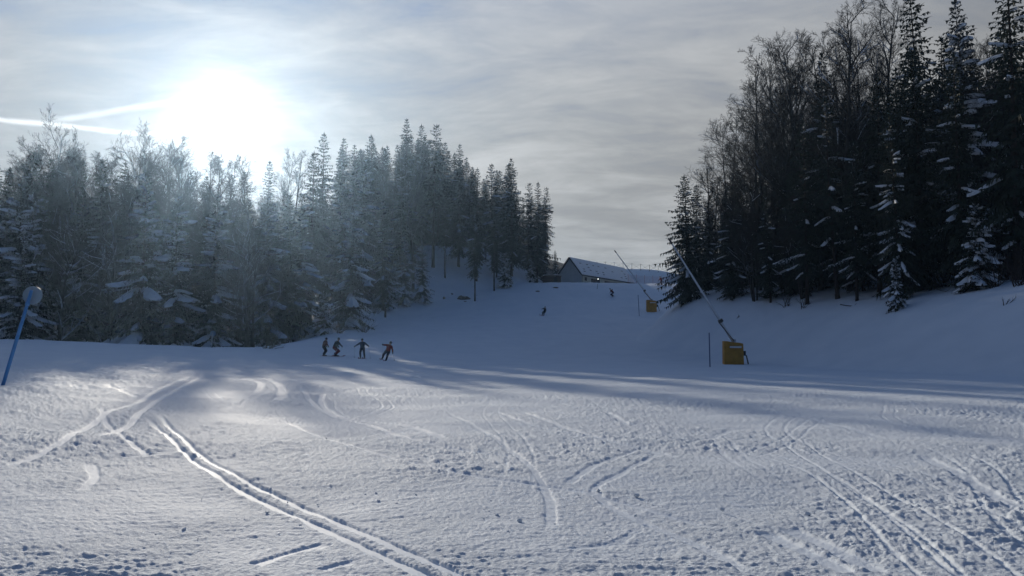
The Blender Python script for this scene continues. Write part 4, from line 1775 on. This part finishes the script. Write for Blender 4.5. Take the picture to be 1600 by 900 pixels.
    # skis or board
    if board:
        mb = MB()
        pts = [T((t, 0, .03)) + Vector((0, 0, .06 * max(0, abs(t) - .6) / .2)) for t in (-.8, -.65, 0, .65, .8)]
        for k in range(4):
            a, b = pts[k], pts[k + 1]
            wa, wb = ((.06, .13), (.14, .12), (.12, .14), (.13, .06))[k]
            f = roll @ Vector((0, 1, 0))
            up = Vector((0, 0, .015))
            mb.face([a - f * wa + up, b - f * wb + up, b + f * wb + up, a + f * wa + up])
            mb.face([a + f * wa - up, b + f * wb - up, b - f * wb - up, a - f * wa - up])
            mb.face([a - f * wa - up, b - f * wb - up, b - f * wb + up, a - f * wa + up])
            mb.face([a + f * wa + up, b + f * wb + up, b + f * wb - up, a + f * wa - up])
        mb.build('snowboard', cloth('board_dark', (.06, .05, .06)), e)
    else:
        for sx in (-1, 1):
            mb = MB()
            c = T((sx * stance * .5, 0, .02))
            R = Matrix.Rotation(ski_yaw, 3, 'Z')
            prof = [(-.75, .0, .04), (-.3, 0, .035), (.35, 0, .036), (.72, .012, .048), (.86, .07, .036), (.92, .12, .012)]
            for (t0, h0, w0), (t1, h1, w1) in zip(prof[:-1], prof[1:]):
                A = [c + R @ Vector((w, t, h)) for t, h, w in ((t0, h0, -w0), (t0, h0, w0), (t1, h1, w1), (t1, h1, -w1))]
                up = Vector((0, 0, .012))
                mb.face([p + up for p in A])
                mb.face([p - up for p in reversed(A)])
                mb.face([A[1] - up, A[2] - up, A[2] + up, A[1] + up])
                mb.face([A[3] - up, A[0] - up, A[0] + up, A[3] + up])
            mb.box(c + Vector((0, 0, .03)), (.06, .34, .05))
            mb.build('ski', cloth('ski_red', (.25, .04, .04)) if sx < 0 else cloth('ski_red', (.25, .04, .04)), e)
    tag(e, label, 'person')
    # poles are held: things of their own
    if poles:
        for sx in (-1, 1):
            hd = Vector(hands[0 if sx < 0 else 1]) if hands else Vector((sx * .36, .34, hipz + .08))
            g = T(hd)
            Rz = Matrix.Rotation(yaw, 3, 'Z')
            wp = Vector((x, y, z0)) + Rz @ g
            tipl = Rz @ (roll @ Vector((sx * .10, -.42, 0)))
            tx_, ty_ = wp.x + tipl.x, wp.y + tipl.y
            tip = Vector((tx_, ty_, gz(tx_, ty_) + .03))
            o = empty('ski_pole', tip)
            mb = MB()
            a, b = Vector((0, 0, 0)), wp - tip
            dd = b.normalized()
            mb.tube([a, a + dd * .06, b], [.004, .009, .010], 6)
            mb.build('shaft', M['galv'], o, True)
            mb = MB()
            mb.tube([b - dd * .08, b + dd * .10], [.017, .019], 8)
            mb.build('grip', M['dark_metal'], o, True)
            mb = MB()
            mb.tube([a + dd * .07, a + dd * .085], [.045, .04], 10)
            mb.build('basket', M['dark_metal'], o, True)
            tag(o, ('left' if sx < 0 else 'right') + '-hand ski pole of ' + who, 'ski pole', 'ski poles')
    return e


def px_xy(px, Y):
    return (px - 800) / FPX * Y


BLACK = cloth('black_cloth', (.018, .02, .026))
NAVY = cloth('navy_cloth', (.025, .035, .06))
REDJ = cloth('red_jacket', (.26, .028, .024))
DKRED = cloth('dark_red_trousers', (.20, .035, .035))
GREYJ = cloth('grey_green_jacket', (.07, .085, .08))
BLUEJ = cloth('grey_blue_jacket', (.05, .075, .11))
HELM = cloth('dark_helmet', (.03, .032, .04))
MAROON = cloth('maroon_jacket', (.13, .03, .035))
# yaw: 0 looks along +Y (away), pi looks at the camera, -pi/2 looks to +X (right)
person(px_xy(508, 70), 70, -1.75, 'leftmost skier of the group of four, dark clothes, seen sideways', MAROON, BLACK, HELM, 1.62, 0.0, .10, .10, [(-.24, .30, .92), (.24, .32, .92)], poles=False)
person(px_xy(526, 70.5), 70.5, -1.95, 'second skier from left in grey jacket and red trousers', GREYJ, DKRED, HELM, 1.78, 0.0, .26, .20, [(-.28, .42, .88), (.28, .42, .86)], who='the skier in red trousers')
person(px_xy(567, 69), 69.0, math.pi, 'skier in grey-blue jacket with both arms spread wide', BLUEJ, NAVY, HELM, 1.70, 0.0, .06, .08, [(-.58, .20, 1.12), (.66, .16, 1.10)], stance=.36, who='the skier with arms spread')
person(px_xy(600, 67), 67.0, math.pi, 'leaning skier in red jacket and dark trousers, rightmost of four', REDJ, NAVY, HELM, 1.80, -.40, .20, .20, [(-.50, .34, .88), (.56, .18, 1.18)], stance=.34, who='the leaning skier in red jacket')
person(px_xy(848, 132), 132.0, 2.6, 'lone dark skier leaning in a turn midway up the slope', BLACK, BLACK, HELM, 1.72, -.42, .26, .22, [(-.40, .36, .80), (.46, .24, 1.00)], stance=.28, who='the lone dark skier midway up the slope')
person(px_xy(957, 152), 152.0, 1.7, 'snowboarder with outstretched arm just below the building', MAROON, NAVY, HELM, 1.78, .10, .34, .30, [(-.62, .10, 1.30), (.40, .35, .8)], board=True, poles=False)
person(px_xy(1034.5, 163), 163.0, 2.2, 'skier in red jacket half hidden by the full dark spruce', REDJ, cloth('dark_red_dark', (.10, .03, .035)), HELM, 1.85, .10, .14, .16, [(-.40, .30, .95), (.40, .32, .95)], who='the skier beside the full dark spruce')


# ------------------------------------------------------------------ haze
def haze():
    mb = MB()
    mb.box((0, 0, 22.0), (7200, 7200, 78))
    m = bpy.data.materials.new('thin_haze')
    m.use_nodes = True
    nt = m.node_tree
    nt.nodes.clear()
    out = nt.nodes.new('ShaderNodeOutputMaterial')
    v = nt.nodes.new('ShaderNodeVolumePrincipled')
    v.inputs['Color'].default_value = (.46, .70, 1.0, 1)
    v.inputs['Density'].default_value = HAZE_DENSITY
    v.inputs['Anisotropy'].default_value = 0.82
    nt.links.new(v.outputs[0], out.inputs['Volume'])
    o = mb.build('haze', m)
    tag(o, 'thin bright winter haze filling the valley air', None, None, 'stuff')


HAZE_DENSITY = 0.00025
haze()
